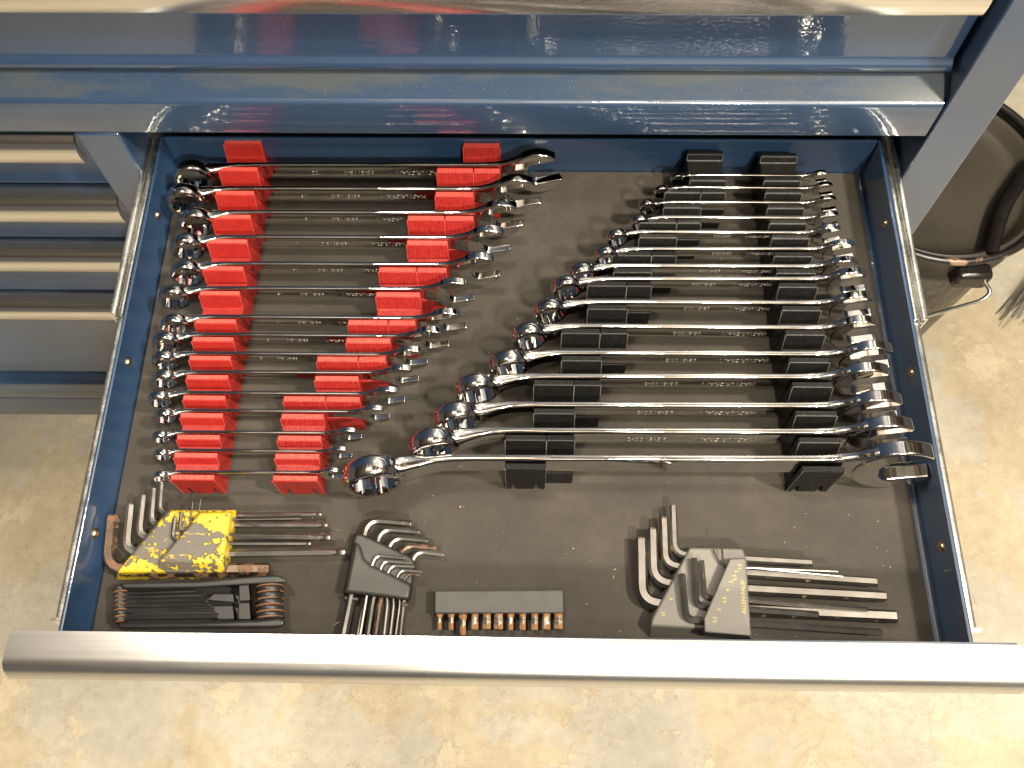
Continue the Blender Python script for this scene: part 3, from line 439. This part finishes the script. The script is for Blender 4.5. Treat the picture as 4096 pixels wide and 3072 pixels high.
# slides
for s in (-1, 1):
    bm = bmesh.new()
    for (xa, xb, za, zb) in ((0.2862, 0.2874, 0.010, 0.0345), (0.2948, 0.2960, 0.010, 0.0345)):
        prism_y(bm, [(s * xa, za), (s * xb, za), (s * xb, zb), (s * xa, zb)], -0.155, 0.12)
    prism_y(bm, [(s * 0.2862, 0.0345), (s * 0.2864, 0.0358), (s * 0.2880, 0.0364), (s * 0.2893, 0.0358), (s * 0.2897, 0.0345)], -0.155, 0.12)
    prism_y(bm, [(s * 0.2914, 0.0345), (s * 0.2918, 0.0356), (s * 0.2932, 0.0363), (s * 0.2955, 0.0360), (s * 0.2964, 0.0345)], -0.155, 0.12)
    prism_y(bm, [(s * 0.2874, 0.028), (s * 0.2948, 0.028), (s * 0.2948, 0.0295), (s * 0.2874, 0.0295)], -0.155, 0.12)
    dpart('slide', bm, M['zinc'], smooth=50)
    bm = bmesh.new()
    prism_y(bm, [(s * 0.2862, 0.012), (s * 0.2905, 0.012), (s * 0.2912, 0.0300), (s * 0.2906, 0.0325), (s * 0.2893, 0.0332), (s * 0.2884, 0.0318), (s * 0.2876, 0.0318), (s * 0.2870, 0.0330), (s * 0.2860, 0.0330)], -0.3715, -0.156)
    box(bm, min(s * 0.2862, s * 0.2932), max(s * 0.2862, s * 0.2932), -0.3745, -0.3720, 0.020, 0.0325)
    dpart('slide_runner', bm, M['zinc'], smooth=50)
# mat
bm = bmesh.new(); box(bm, -0.2800, 0.2772, YF + 0.0010, -0.0008, -0.0016, 0.0)
ml = link('drawer_mat', bm, M['mat'], smooth=0); tag(ml, 'dark grey rubber mat lining the bottom of the open drawer', 'mat')

# ------------------------------------------------------------------ wrenches
RW = random.Random(11)
def wdim(L):
    Dm = 0.113 * L - 0.003
    return Dm, 0.52 * Dm, 0.10 * Dm + 0.0012      # ring diameter, shaft width, shaft thickness
def wrench(x0, x1, y, zt, label, group, size, brand):
    L = x1 - x0; Dm, w, t = wdim(L); zc = zt - w / 2
    R = Dm / 2; ang = math.radians(12)
    root = thing('combination_wrench', label, 'wrench', (x0 + R, y, zc), group); root.rotation_euler = (math.radians(-5 + RW.uniform(-1.6, 1.6)), math.radians(RW.uniform(-0.22, 0.22)), math.radians(RW.uniform(-0.22, 0.22)))
    CH = M['chrome']
    xh = L - R - 0.46 * Dm                         # head centre, ring centre is the origin
    kink = 1.15 * Dm
    def yo(x): return 0.0 if x > kink else -math.tan(ang) * (kink - x) * (1 - 0.35 * max(0, x) / kink)
    # shaft
    secs = [(0.39 * Dm, 0.645 * Dm, 0.22 * Dm), (0.43 * Dm, 0.600 * Dm, 0.31 * Dm), (0.48 * Dm, 0.565 * Dm, 0.335 * Dm), (0.55 * Dm, 0.535 * Dm, 0.32 * Dm), (0.64 * Dm, 0.513 * Dm, 0.285 * Dm), (0.76 * Dm, 0.492 * Dm, 0.235 * Dm + 0.0002), (0.92 * Dm, 0.474 * Dm, 0.175 * Dm + 0.0006), (1.12 * Dm, 0.462 * Dm, t * 1.25), (1.36 * Dm, 0.460 * Dm, t * 1.08), (1.65 * Dm, 0.475 * Dm, t)]
    secs += [(xh - 1.75 * Dm, w, t), (xh - 1.30 * Dm, w * 1.03, t * 1.05), (xh - 1.05 * Dm, w * 1.12, t * 1.18), (xh - 0.86 * Dm, w * 1.28, t * 1.25 + 0.02 * Dm), (xh - 0.70 * Dm, w * 1.52, 0.17 * Dm + 0.0006), (xh - 0.57 * Dm, w * 1.80, 0.20 * Dm + 0.0004), (xh - 0.45 * Dm, w * 2.06, 0.225 * Dm), (xh - 0.34 * Dm, w * 2.2, 0.235 * Dm)]
    NS = 20; rings = []
    for sx, sw, st in secs:
        ring = []
        for k in range(NS):
            a = 2 * PI * (k + 0.5) / NS; ca, sa_ = math.cos(a), math.sin(a); e = 0.42
            yy = math.copysign(abs(ca) ** e, ca) * st / 2
            zz = math.copysign(abs(sa_) ** e, sa_) * sw / 2
            ring.append((sx, yo(sx) + yy, zz))
        rings.append(ring)
    bm = bmesh.new(); loft(bm, rings)
    sh = link('shaft', bm, CH, root, smooth=60)
    # ring end: twelve-point opening
    N = 48; tr = 0.36 * Dm; bm = bmesh.new(); rings = []
    star = [0.388, 0.362, 0.336, 0.362]
    for k in range(N):
        a = 2 * PI * k / N; ri = star[k % 4] * Dm; ca, sa_ = math.cos(a), math.sin(a)
        half = [(0.4985, 0.17), (0.494, 0.29), (0.484, 0.38), (0.468, 0.45), (0.446, 0.49), (0.420, 0.5)]
        prof = [(ri, -tr * 0.5)] + [(q * Dm, -tr * h_) for q, h_ in reversed(half)] + [(0.50 * Dm, 0.0)] + [(q * Dm, tr * h_) for q, h_ in half] + [(ri, tr * 0.5)]
        rings.append([(r * ca, yy, r * sa_) for r, yy in prof])
    loft(bm, rings, closed=True)
    Mx = Matrix.Translation((0, yo(0), 0)) @ Matrix.Rotation(ang * 0.9, 4, 'Z')
    bmesh.ops.transform(bm, matrix=Mx, verts=bm.verts)
    link('ring_end', bm, CH, root, smooth=24)
    # open end
    th = 0.26 * Dm; Rh = 0.69 * Dm; s = 0.345 * Dm; tip = 0.55 * Dm
    out = []
    a0 = math.asin(0.47 * Dm / Rh)
    for k in range(29):
        a = a0 + (2 * PI - 2 * a0) * k / 28
        out.append((Rh * math.cos(a), Rh * math.sin(a)))
    out += [(tip, -0.43 * Dm), (tip + 0.01 * Dm, -s - 0.012 * Dm), (tip - 0.03 * Dm, -s), (-0.10 * Dm, -s), (-0.17 * Dm, -s * 0.86), (-0.25 * Dm, -0.15 * Dm), (-0.25 * Dm, 0.15 * Dm), (-0.17 * Dm, s * 0.86), (-0.10 * Dm, s), (tip - 0.03 * Dm, s), (tip + 0.01 * Dm, s + 0.012 * Dm), (tip, 0.43 * Dm)]
    c15, s15 = math.cos(math.radians(15)), math.sin(math.radians(15))
    bm = bmesh.new()
    A_ = [bm.verts.new((xh + u * c15 - v * s15, -th / 2, u * s15 + v * c15)) for u, v in out]
    B_ = [bm.verts.new((q.co.x, th / 2, q.co.z)) for q in A_]
    n = len(out)
    for k in range(n): bm.faces.new((A_[k], A_[(k + 1) % n], B_[(k + 1) % n], B_[k]))
    bm.faces.new(A_); bm.faces.new(B_)
    link('open_end', bm, CH, root, smooth=40, bevel=0.118 * Dm, bevel_seg=5)
    # stamped words on the side towards the viewer, upside down
    if brand:
        hgt = w * 0.36; yv = -t / 2 - 0.00005
        def st(s_, xpos): text('lettering', s_, M['stamp'], hgt, frame((-1, 0, 0), (0, 0, -1), (0, -1, 0), (xpos, yv, -w * 0.06)), sh, 0.00012)
        xa, xb = 1.7 * Dm + 0.015, xh - 1.8 * Dm
        st('MASTERCRAFT', xa + (xb - xa) * 0.74); st(brand, xa + (xb - xa) * 0.42)
        if size: st(size, xa + (xb - xa) * 0.10 + 0.012)
    return root
msz = ['22', '19', '18', '17', '16', '15', '14', '13', '12', '11', '10', '9', '8', '7', '6']
for i, (x0, x1, y, zt) in enumerate(D['wrenches']['L']):
    if i == 0: lb = 'longest chrome wrench in the red racks, against the back of the drawer, stamped 22'
    elif i == 14: lb = 'smallest chrome wrench in the red racks, nearest the yellow hex key holder'
    else: lb = 'chrome wrench in the red racks, %s from the back of the drawer' % ORD[i]
    wrench(x0, x1, y, zt, lb, 'chrome wrenches in the red racks', msz[i], '58-8718-0' if i < 9 else None)
for i, (x0, x1, y, zt) in enumerate(D['wrenches']['R']):
    if i == 14: lb = 'largest chrome wrench of all, at the front of the black racks'
    elif i == 0: lb = 'tiniest chrome wrench in the black racks, against the back of the drawer'
    else: lb = 'chrome wrench in the black racks, %s counted from the back of the drawer' % ORD[i]
    wrench(x0, x1, y, zt, lb, 'chrome wrenches in the black racks', None, '58-8700-2' if 3 < i < 14 else None)

# ------------------------------------------------------------------ printed racks
def rack(key, label, mt, ridge, ws, straight):
    rows = [list(r) for r in D['racks'][key]]; n = len(rows); TT = 0.0042
    for j in range(1, n):
        t = wdim(ws[j - 1][1] - ws[j - 1][0])[2]; rows[j][0] = ws[j - 1][2] - t / 2 - TT - 0.0005
    root = thing('wrench_rack', label, 'tool rack', ((rows[-1][2] + rows[-1][3]) / 2, (rows[0][0] + rows[-1][0]) / 2, 0.0))
    off = -root.location
    for j, r in enumerate(rows):
        y, zt = r[0], r[1]
        spans = [(r[2], r[3])] if not straight else [(straight[0], straight[1])]
        if len(r) > 4: spans.append((r[3] + 0.0003, r[4]))
        for (xa, xb) in spans:
            bm = bmesh.new()
            if j < n - 1:
                Lw = ws[j][1] - ws[j][0]; Dm, w_, t_ = wdim(Lw)
                ya = rows[j + 1][0] + TT + 0.0002; sl = t_ + 0.0014; zs = max(0.004, ws[j][3] - w_ - 0.0008)
                yq = max(ya + sl, y - 0.36 * (zt - zs))
                prof = [(ya, 0.0002), (ya, zs), (yq, zs), (y, zt - 0.0006), (y + 0.0006, zt), (y + TT, zt), (y + TT, 0.0002)]
                prism_x(bm, prof, xa, xb)
            else:
                W_ = xb - xa; yb = y + TT
                xs = [(xa, xa + 0.14 * W_), (xa + 0.27 * W_, xa + 0.73 * W_), (xa + 0.86 * W_, xb)]
                zn = 0.0125
                pr = [(xa, zt), (xa, 0.0002), (xs[0][1], 0.0002), (xs[0][1] + 0.0012, zn), (xs[1][0] - 0.0012, zn), (xs[1][0], 0.0002), (xs[1][1], 0.0002), (xs[1][1] + 0.0012, zn), (xs[2][0] - 0.0012, zn), (xs[2][0], 0.0002), (xb, 0.0002), (xb, zt)]
                prism_y(bm, pr, y, yb)
            bmesh.ops.translate(bm, verts=bm.verts, vec=off)
            bm.normal_update()
            tooth = link('tooth', bm, mt, root, smooth=0, bevel=0.0005, bevel_seg=1)
            # ridged strip along the top of each tooth
            bm = bmesh.new(); z0 = zt + 0.00005
            if key in ('red_straight', 'red_stepped') or j > 5:
                nr = 26; st = (xb - xa - 0.0012) / nr
                for q in range(nr):
                    x = xa + 0.0006 + q * st
                    v = [bm.verts.new(p) for p in ((x, y + 0.0007, z0), (x + st, y + 0.0007, z0), (x + st / 2, y + 0.0007, z0 + 0.0003), (x, y + TT - 0.0004, z0), (x + st, y + TT - 0.0004, z0), (x + st / 2, y + TT - 0.0004, z0 + 0.0003))]
                    bm.faces.new((v[0], v[1], v[2])); bm.faces.new((v[3], v[5], v[4])); bm.faces.new((v[0], v[2], v[5], v[3])); bm.faces.new((v[2], v[1], v[4], v[5])); bm.faces.new((v[0], v[3], v[4], v[1]))
                bmesh.ops.translate(bm, verts=bm.verts, vec=off)
                link('ridges', bm, ridge, tooth, smooth=0)
            else: bm.free()
            if True:                           # front face arrises: scuffed paler on black, a painted edge highlight on red
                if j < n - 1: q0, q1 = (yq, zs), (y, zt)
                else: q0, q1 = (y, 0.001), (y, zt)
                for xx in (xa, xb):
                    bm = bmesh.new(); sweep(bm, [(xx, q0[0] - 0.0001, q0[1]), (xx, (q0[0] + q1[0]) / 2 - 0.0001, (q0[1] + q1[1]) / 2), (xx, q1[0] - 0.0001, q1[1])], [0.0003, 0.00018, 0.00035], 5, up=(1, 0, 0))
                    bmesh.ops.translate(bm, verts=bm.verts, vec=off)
                    link('worn_highlight_edge', bm, M['scuff'] if mt is M['black'] else M['red_ridge'], tooth, smooth=0)
WL, WR = D['wrenches']['L'], D['wrenches']['R']
rack('red_straight', 'straight red plastic rack holding the ring ends of the left wrenches', M['red'], M['red_ridge'], WL, (-0.2336, -0.2035))
rack('red_stepped', 'stepped red plastic rack in the middle, under the open ends of the left wrenches', M['red_ribbed'], M['red_ridge'], WL, None)
rack('black_stepped', 'stepped black plastic rack under the ring ends of the right wrenches', M['black'], M['black_ridge'], WR, None)
rack('black_straight', 'straight black plastic rack under the open ends of the right wrenches', M['black'], M['black_ridge'], WR, (0.1903, 0.2184))

# ------------------------------------------------------------------ hex keys
def hexkey(d, m, label, group, rot=0.0, bend=2.6):
    p = fillet(d['p'], d['r'] * bend + 0.0018); r = d['r']; rad = [r] * len(p)
    pts = [Vector(q) for q in p]
    if d['ball']:
        e, b_ = pts[-1], pts[-2]; u = (e - b_).normalized(); pts.pop(); rad.pop()
        for back, k in ((3.6, 1.0), (3.2, 0.74), (2.4, 0.72), (1.9, 0.95), (1.1, 1.0), (0.4, 0.86), (0.0, 0.55)): pts.append(e - u * r * back); rad.append(r * k)
    else:
        e, s = pts[-1], pts[0]
        u = (e - pts[-2]).normalized(); pts.insert(-1, e - u * r * 0.3); rad[-1:] = [r, r * 0.86]
    v0 = (pts[0] - pts[1]).normalized(); pts.insert(1, pts[0] - v0 * r * 0.3); rad.insert(0, r * 0.86)
    c = sum(pts, Vector()) / len(pts); c.z = 0
    bm = bmesh.new(); sweep(bm, [q - c for q in pts], rad, 6, rot)
    o = link('hex_key', bm, m, loc=c, smooth=22)
    return tag(o, label, 'hex key', group)
yk = D['yellow_keys']; gy = 'hex keys in the yellow holder'
ylab = ['thickest hex key of the yellow holder, brown with rust, lowest of its elbows', 'second thickest hex key in the yellow holder, bright short arm, long ball end', 'hex key in the yellow holder with its bright elbow third from the bottom', 'hex key in the yellow holder with its elbow fourth from the bottom', 'hex key in the yellow holder whose elbow is topmost, by the red rack',
        'thicker of the two hex keys standing in the middle notch of the yellow holder', 'thinner of the two hex keys standing in the middle notch of the yellow holder', 'thin hex key in the upper notch of the yellow holder, left of the thinnest', 'thinnest hex key of the yellow holder, hair-thin arm above its top edge']
ymat = ['brown', 'bright', 'bright', 'bright', 'bright', 'oxide', 'oxide', 'oxide', 'oxide']
for k, d in enumerate(yk): hexkey(d, M[ymat[k]], ylab[k], gy, rot=PI / 6 if k != 0 else 0)
hold = thing('hex_key_holder', 'worn yellow hex key holder with paint rubbed off its faces', 'key holder', (-0.20, -0.34, 0))
for nm, key_ in (('holder_plate', 'yellow_deck'), ('clamp_block', 'yellow_block')):
    bm = bmesh.new(); slab(bm, *D[key_]); bmesh.ops.translate(bm, verts=bm.verts, vec=-hold.location); link(nm, bm, M['yellow'], hold, smooth=30, bevel=0.0016, bevel_seg=2)

gk = D['grey_keys']; gg = 'hex keys in the dark grey round-edged holder'
glab = ['thickest hex key of the middle dark grey holder, topmost of its elbows', 'second elbow from the top on the middle dark grey holder', 'third elbow from the top on the middle dark grey holder', 'brownish hex key, fourth elbow from the top on the middle dark grey holder', 'bright hex key reaching furthest right from the middle dark grey holder',
        'uppermost small hex key in the notch of the middle dark grey holder', 'second small hex key in the notch of the middle dark grey holder', 'third small hex key, bright square end, in the notch of the middle holder', 'fourth small hex key in the notch of the middle dark grey holder', 'thinnest hex key of the middle dark grey holder, lowest in its notch']
gm = ['oxide', 'oxide', 'oxide', 'brown', 'bright', 'bright', 'bright', 'bright', 'bright', 'brown']
for k, d in enumerate(gk): hexkey(d, M[gm[k]], glab[k], gg, rot=PI / 6, bend=3.5)
hold = thing('hex_key_holder', 'dark grey hex key holder with rounded body lying by the front handle', 'key holder', (-0.085, -0.35, 0))
for nm, key_, bv in (('holder_plate', 'grey_deck', 0.0016), ('clamp_block', 'grey_block', 0.0022), ('foot', 'grey_lip', 0.001), ('foot', 'grey_lip2', 0.001)):
    bm = bmesh.new(); slab(bm, *D[key_]); bmesh.ops.translate(bm, verts=bm.verts, vec=-hold.location); o = link(nm, bm, M['dark_plastic'], hold, smooth=40, bevel=bv, bevel_seg=3)
    if nm == 'clamp_block': blk = o
T0, T1 = Vector(D['grey_block'][0][5]), Vector(D['grey_block'][0][3])
tb = D['grey_block'][0]
ax = (Vector(tb[5]) - Vector(tb[3])).normalized(); ay = Vector((0, 0, 1)).cross(ax)
for s_, f in (('4', 0.02), ('3', 0.2), ('2.5', 0.42), ('2', 0.62), ('1.5', 0.82)):
    q = Vector(tb[3]).lerp(Vector(tb[5]), f) - ay * 0.0032 - hold.location; q.z = 0.01655
    text('lettering', s_, M['dark_plastic'], 0.0036, frame(ax, ay, (0, 0, 1), q), blk, 0.0002)

ak = D['allen_keys']; ga = 'hex keys in the light grey holder'
alab = ['thickest hex key of the light grey holder, rust-spotted, leftmost of its elbows', 'second thickest hex key of the light grey holder, second elbow from the left', 'third hex key elbow from the left on the light grey holder', 'bright hex key with the topmost arm on the light grey holder',
        'hex key in the lowest notch of the light grey holder, lowest long arm', 'middle hex key of the three in the notches of the light grey holder', 'short dark shiny hex key in the right notch of the light grey holder', 'thin hex key curving in the top notch of the light grey holder', 'thinnest hex key tucked beside the long arms of the light grey holder']
am = ['speckled', 'speckled', 'speckled', 'bright', 'oxide', 'oxide', 'speckled', 'bright', 'bright']
for k, d in enumerate(ak): hexkey(d, M[am[k]], alab[k], ga, rot=PI / 6 if k > 3 else 0, bend=2.4)
hold = thing('hex_key_holder', 'light grey hex key holder with yellow numbers and name printed on it', 'key holder', (0.13, -0.355, 0))
hl = hold.location
bm = bmesh.new(); slab(bm, *D['allen_deck']); bmesh.ops.translate(bm, verts=bm.verts, vec=-hl); pl = link('holder_plate', bm, M['grey_plastic'], hold, smooth=30, bevel=0.0012, bevel_seg=2)
bm = bmesh.new(); slab(bm, *D['allen_block']); bmesh.ops.translate(bm, verts=bm.verts, vec=-hl); cb = link('clamp_block', bm, M['grey_plastic'], hold, smooth=30, bevel=0.0009, bevel_seg=2)
b0, b1 = Vector(D['brand_text'][0]), Vector(D['brand_text'][1]); up_ = (b1 - b0); ln = up_.length; up_.normalize()
ax = up_; ay = Vector((0, 0, 1)).cross(ax)
mid = (b0 + b1) / 2 - hl; mid.z = 0.02355
text('lettering', 'ALLEN-PAL\u00ae', M['yellow_print'], 0.0038, frame(ax, ay, (0, 0, 1), mid), cb, 0.00006)
for s_, p in D['num_text']:
    q = Vector(p) - hl; q.z = 0.02355; text('lettering', s_, M['yellow_print'], 0.0034, frame(ax, ay, (0, 0, 1), q), cb, 0.00006)
for s_, p in D['deck_text']:
    q = Vector(p) - hl; q.z = 0.01405; text('lettering', s_, M['yellow_print'], 0.0034, frame(ax, ay, (0, 0, 1), q), pl, 0.00006)

# ------------------------------------------------------------------ folding hex key set
fo = thing('folding_hex_key_set', 'black folding hex key set with rusty pivots below the yellow holder', 'folding hex keys', (-0.19, -0.365, 0))
fl_ = fo.location
def fpart(nm, bm, m, **k): bmesh.ops.translate(bm, verts=bm.verts, vec=-fl_); return link(nm, bm, m, fo, **k)
for key_ in ('fold_bar_back', 'fold_bar_front'):
    bm = bmesh.new(); slab(bm, *D[key_]); fpart('side_plate', bm, M['black_plastic'], smooth=40, bevel=0.0022, bevel_seg=3)
for key_ in ('fold_spacer', 'fold_spacer2', 'fold_bridge', 'fold_bridge2'):
    bm = bmesh.new(); slab(bm, *D[key_]); fpart('spacer' if 'spacer' in key_ else 'bridge', bm, M['dark_plastic'], smooth=30, bevel=0.0006)
bm = bmesh.new(); slab(bm, *D['fold_floor']); fpart('base_plate', bm, M['black_plastic'], smooth=30)
for (p, r) in D['fold_keys']:
    bm = bmesh.new(); a, b_ = Vector(p[0]), Vector(p[1]); sweep(bm, [a, b_ - (b_ - a).normalized() * 0.0004, b_], [r, r, r * 0.85], 6, PI / 6); fpart('folded_key', bm, M['oxide'], smooth=22)
def discs(pts, radii, widths, names, mats_):
    for k in range(len(pts) - 1):
        a, b_ = Vector(pts[k]), Vector(pts[k + 1]); u = b_ - a; ln = u.length; u.normalize()
        fr = 0.70
        p = [a, a + u * ln * fr * 0.12, a + u * ln * fr * 0.5, a + u * ln * fr * 0.88, a + u * ln * fr]
        r = radii
        bm = bmesh.new(); sweep(bm, p, [r * 0.86, r * 0.97, r, r * 0.97, r * 0.86], 20); fpart(names[0], bm, mats_[0], smooth=50)
        bm = bmesh.new(); sweep(bm, [a + u * ln * (fr + 0.02), a + u * ln * 0.98], [r * widths, r * widths], 20); fpart(names[1], bm, mats_[1], smooth=50)
discs(D['fold_coil'], 0.0088, 1.06, ('pivot_eye', 'washer'), (M['black_plastic'], M['coil_rust']))
discs(D['fold_pin'], 0.0048, 0.92, ('pivot_eye', 'washer'), (M['black_plastic'], M['coil_rust']))

# ------------------------------------------------------------------ block of bits
bm = bmesh.new(); slab(bm, *D['bit_block']); bl = Vector((-0.0105, -0.355, 0)); bmesh.ops.translate(bm, verts=bm.verts, vec=-bl)
o = link('bit_block', bm, M['block'], loc=bl, smooth=30, bevel=0.0008, bevel_seg=2)
tag(o, 'plain grey rubber block holding a row of rusty bits', 'bit holder')
blabs = ['thinnest rusty bit, leftmost under the grey block', 'rusty bit second from the left under the grey block', 'longest rusty bit, flared at its root, third from the left under the grey block', 'pale worn bit fourth from the left under the grey block', 'evenly brown bit fifth from the left under the grey block', 'broad rounded brown bit sixth from the left, mid-row', 'narrow bit in mid-row, fifth from the right', 'pale-edged bit fourth from the right under the grey block', 'bright-streaked bit third from the right under the grey block', 'brown bit second from the right under the grey block', 'broadest bit, rightmost under the grey block']
for k, (p, r) in enumerate(D['bits']):
    a, b_ = Vector(p[0]), Vector(p[1]); u = (b_ - a).normalized(); ln = (b_ - a).length
    c = (a + b_) / 2; a, b_ = a - c, b_ - c
    rr = max(r, 0.0014) if k != 2 else r * 1.0
    pts = [a + Vector((0, 0.006, 0)), a, a + u * ln * 0.18, a + u * ln * 0.34, a + u * ln * 0.9, b_]
    root_r = max(rr, 0.0026)
    rad = [root_r, root_r, root_r * 0.9 if k != 2 else root_r * 1.15, rr, rr, rr * 0.86]
    bm = bmesh.new(); sweep(bm, pts, rad, 6 if k % 3 else 12, PI / 6)
    if k >= 4:                              # splined tips: pull every other edge in
        pass
    o = link('screwdriver_bit', bm, M['rust'], loc=c, smooth=25)
    tag(o, blabs[k], 'bit', 'rusty bits under the grey block')

# ------------------------------------------------------------------ crumbs on the mat
bm = bmesh.new()
for k in range(150):
    x, y = random.uniform(-0.27, 0.27), random.uniform(-0.375, -0.285) if k < 110 else random.uniform(-0.28, -0.02)
    s = random.choice([0.00012, 0.00018, 0.00025, 0.0004]); a = random.uniform(0, PI); ln = s * random.choice([1, 1, 1.5, 6 if k % 9 == 0 else 2])
    ux, uy = math.cos(a), math.sin(a)
    q = [(x + ux * ln, y + uy * ln, 0.0002), (x - uy * s, y + ux * s, 0.0002), (x - ux * ln, y - uy * ln, 0.0002), (x + uy * s, y - ux * s, 0.0002)]
    v = [bm.verts.new(p) for p in q] + [bm.verts.new((x, y, 0.0002 + s))]
    for j in range(4): bm.faces.new((v[j], v[(j + 1) % 4], v[4]))
tag(link('crumbs', bm, M['crumb'], smooth=0), 'pale crumbs and chips scattered over the dark drawer mat', 'crumbs', kind='stuff')

# ------------------------------------------------------------------ bucket, broom and rag beyond the right pillar
BX, BY, BZ = 0.4945, 0.2114, -0.27
bk = thing('bucket', 'black metal bucket with chipped rim standing beside the cabinet', 'bucket', (BX, BY, FZ))
hz = (BZ - FZ) / 0.874
bm = bmesh.new()
lathe(bm, [(0.0, 0.004), (0.118, 0.0), (0.121, 0.004), (0.138, hz - 0.07), (0.1405, hz - 0.065), (0.1405, hz - 0.055), (0.138, hz - 0.05), (0.1465, hz - 0.006), (0.1440, hz - 0.006), (0.132, hz - 0.06), (0.128, hz - 0.12), (0.0, hz - 0.12)], 56)
link('bucket_wall', bm, M['bucket'], bk, smooth=45)
bm = bmesh.new(); vs = []
for k in range(64):
    a = 2 * PI * k / 64; vs.append([((0.1470 + 0.0052 * math.cos(q * PI / 4)) * math.cos(a), (0.1470 + 0.0052 * math.cos(q * PI / 4)) * math.sin(a), hz - 0.003 + 0.0058 * math.sin(q * PI / 4)) for q in range(8)])
loft(bm, vs, closed=True); link('rim', bm, M['rim'], bk, smooth=60)
bm = bmesh.new()
lathe(bm, [(0.0, hz - 0.030), (0.10, hz - 0.0305), (0.117, hz - 0.031), (0.124, hz - 0.026), (0.129, hz - 0.012), (0.134, hz - 0.008), (0.140, hz - 0.012), (0.141, hz - 0.03)], 56)
link('lid', bm, M['lid'], bk, smooth=40)
# strap across the right of the lid, bracket and wire bail on the near side
bm = bmesh.new(); sweep(bm, fillet([(0.045, -0.133, hz - 0.010), (0.075, -0.06, hz - 0.008), (0.135, 0.02, hz - 0.010)], 0.03), 0.0085, 10); link('lid_strap', bm, M['bucket'], bk, smooth=60)
bm = bmesh.new(); box(bm, 0.005, 0.052, -0.158, -0.135, hz - 0.055, hz - 0.022); link('bail_bracket', bm, M['bucket'], bk, smooth=40, bevel=0.006, bevel_seg=2)
bm = bmesh.new(); sweep(bm, fillet([(0.040, -0.150, hz - 0.035), (0.050, -0.172, hz - 0.036), (0.040, -0.180, hz - 0.044), (-0.035, -0.182, hz - 0.10), (-0.12, -0.150, hz - 0.13), (-0.165, -0.06, hz - 0.12)], 0.015), 0.0028, 8); link('wire_bail', bm, M['wire'], bk, smooth=60)
bk.scale = (0.874, 0.874, 0.874)
br = thing('broom', 'grey bristled broom head lying on the concrete beside the bucket', 'broom', (0.835, 0.285, FZ))
bm = bmesh.new()
for k in range(230):
    t = random.random(); a = math.radians(random.uniform(-8, 8)) + (t - 0.5) * 0.5
    x, y, z = 0.06 + t * 0.16, 0.10 + (t - 0.5) * 0.05 + random.uniform(-0.015, 0.015), random.uniform(0.03, 0.10)
    dx, dy = -0.62 * 0.20 + a * 0.06, -0.20 * 0.9
    e = (x + dx * random.uniform(0.9, 1.1) + (t - 0.5) * 0.08, y + dy * random.uniform(0.9, 1.1), max(0.003, z - 0.05))
    sweep(bm, [(x, y, z), ((x + e[0]) / 2, (y + e[1]) / 2, (z + e[2]) / 2 + 0.005), e], [0.0011, 0.0011, 0.0008], 3)
o = link('bristles', bm, M['bristle'], br, smooth=0); o['kind'] = 'stuff'
bm = bmesh.new(); box(bm, 0.04, 0.30, 0.09, 0.15, 0.02, 0.12); link('broom_block', bm, M['black_plastic'], br, bevel=0.01)
bm = bmesh.new(); sweep(bm, fillet([(0.74, 0.49, FZ + 0.006), (0.81, 0.47, FZ + 0.006), (0.89, 0.53, FZ + 0.006), (1.03, 0.51, FZ + 0.006)], 0.05), 0.006, 8)
tag(link('cord', bm, M['cord'], smooth=60), 'black cord curving over the floor behind the bucket', 'cord')
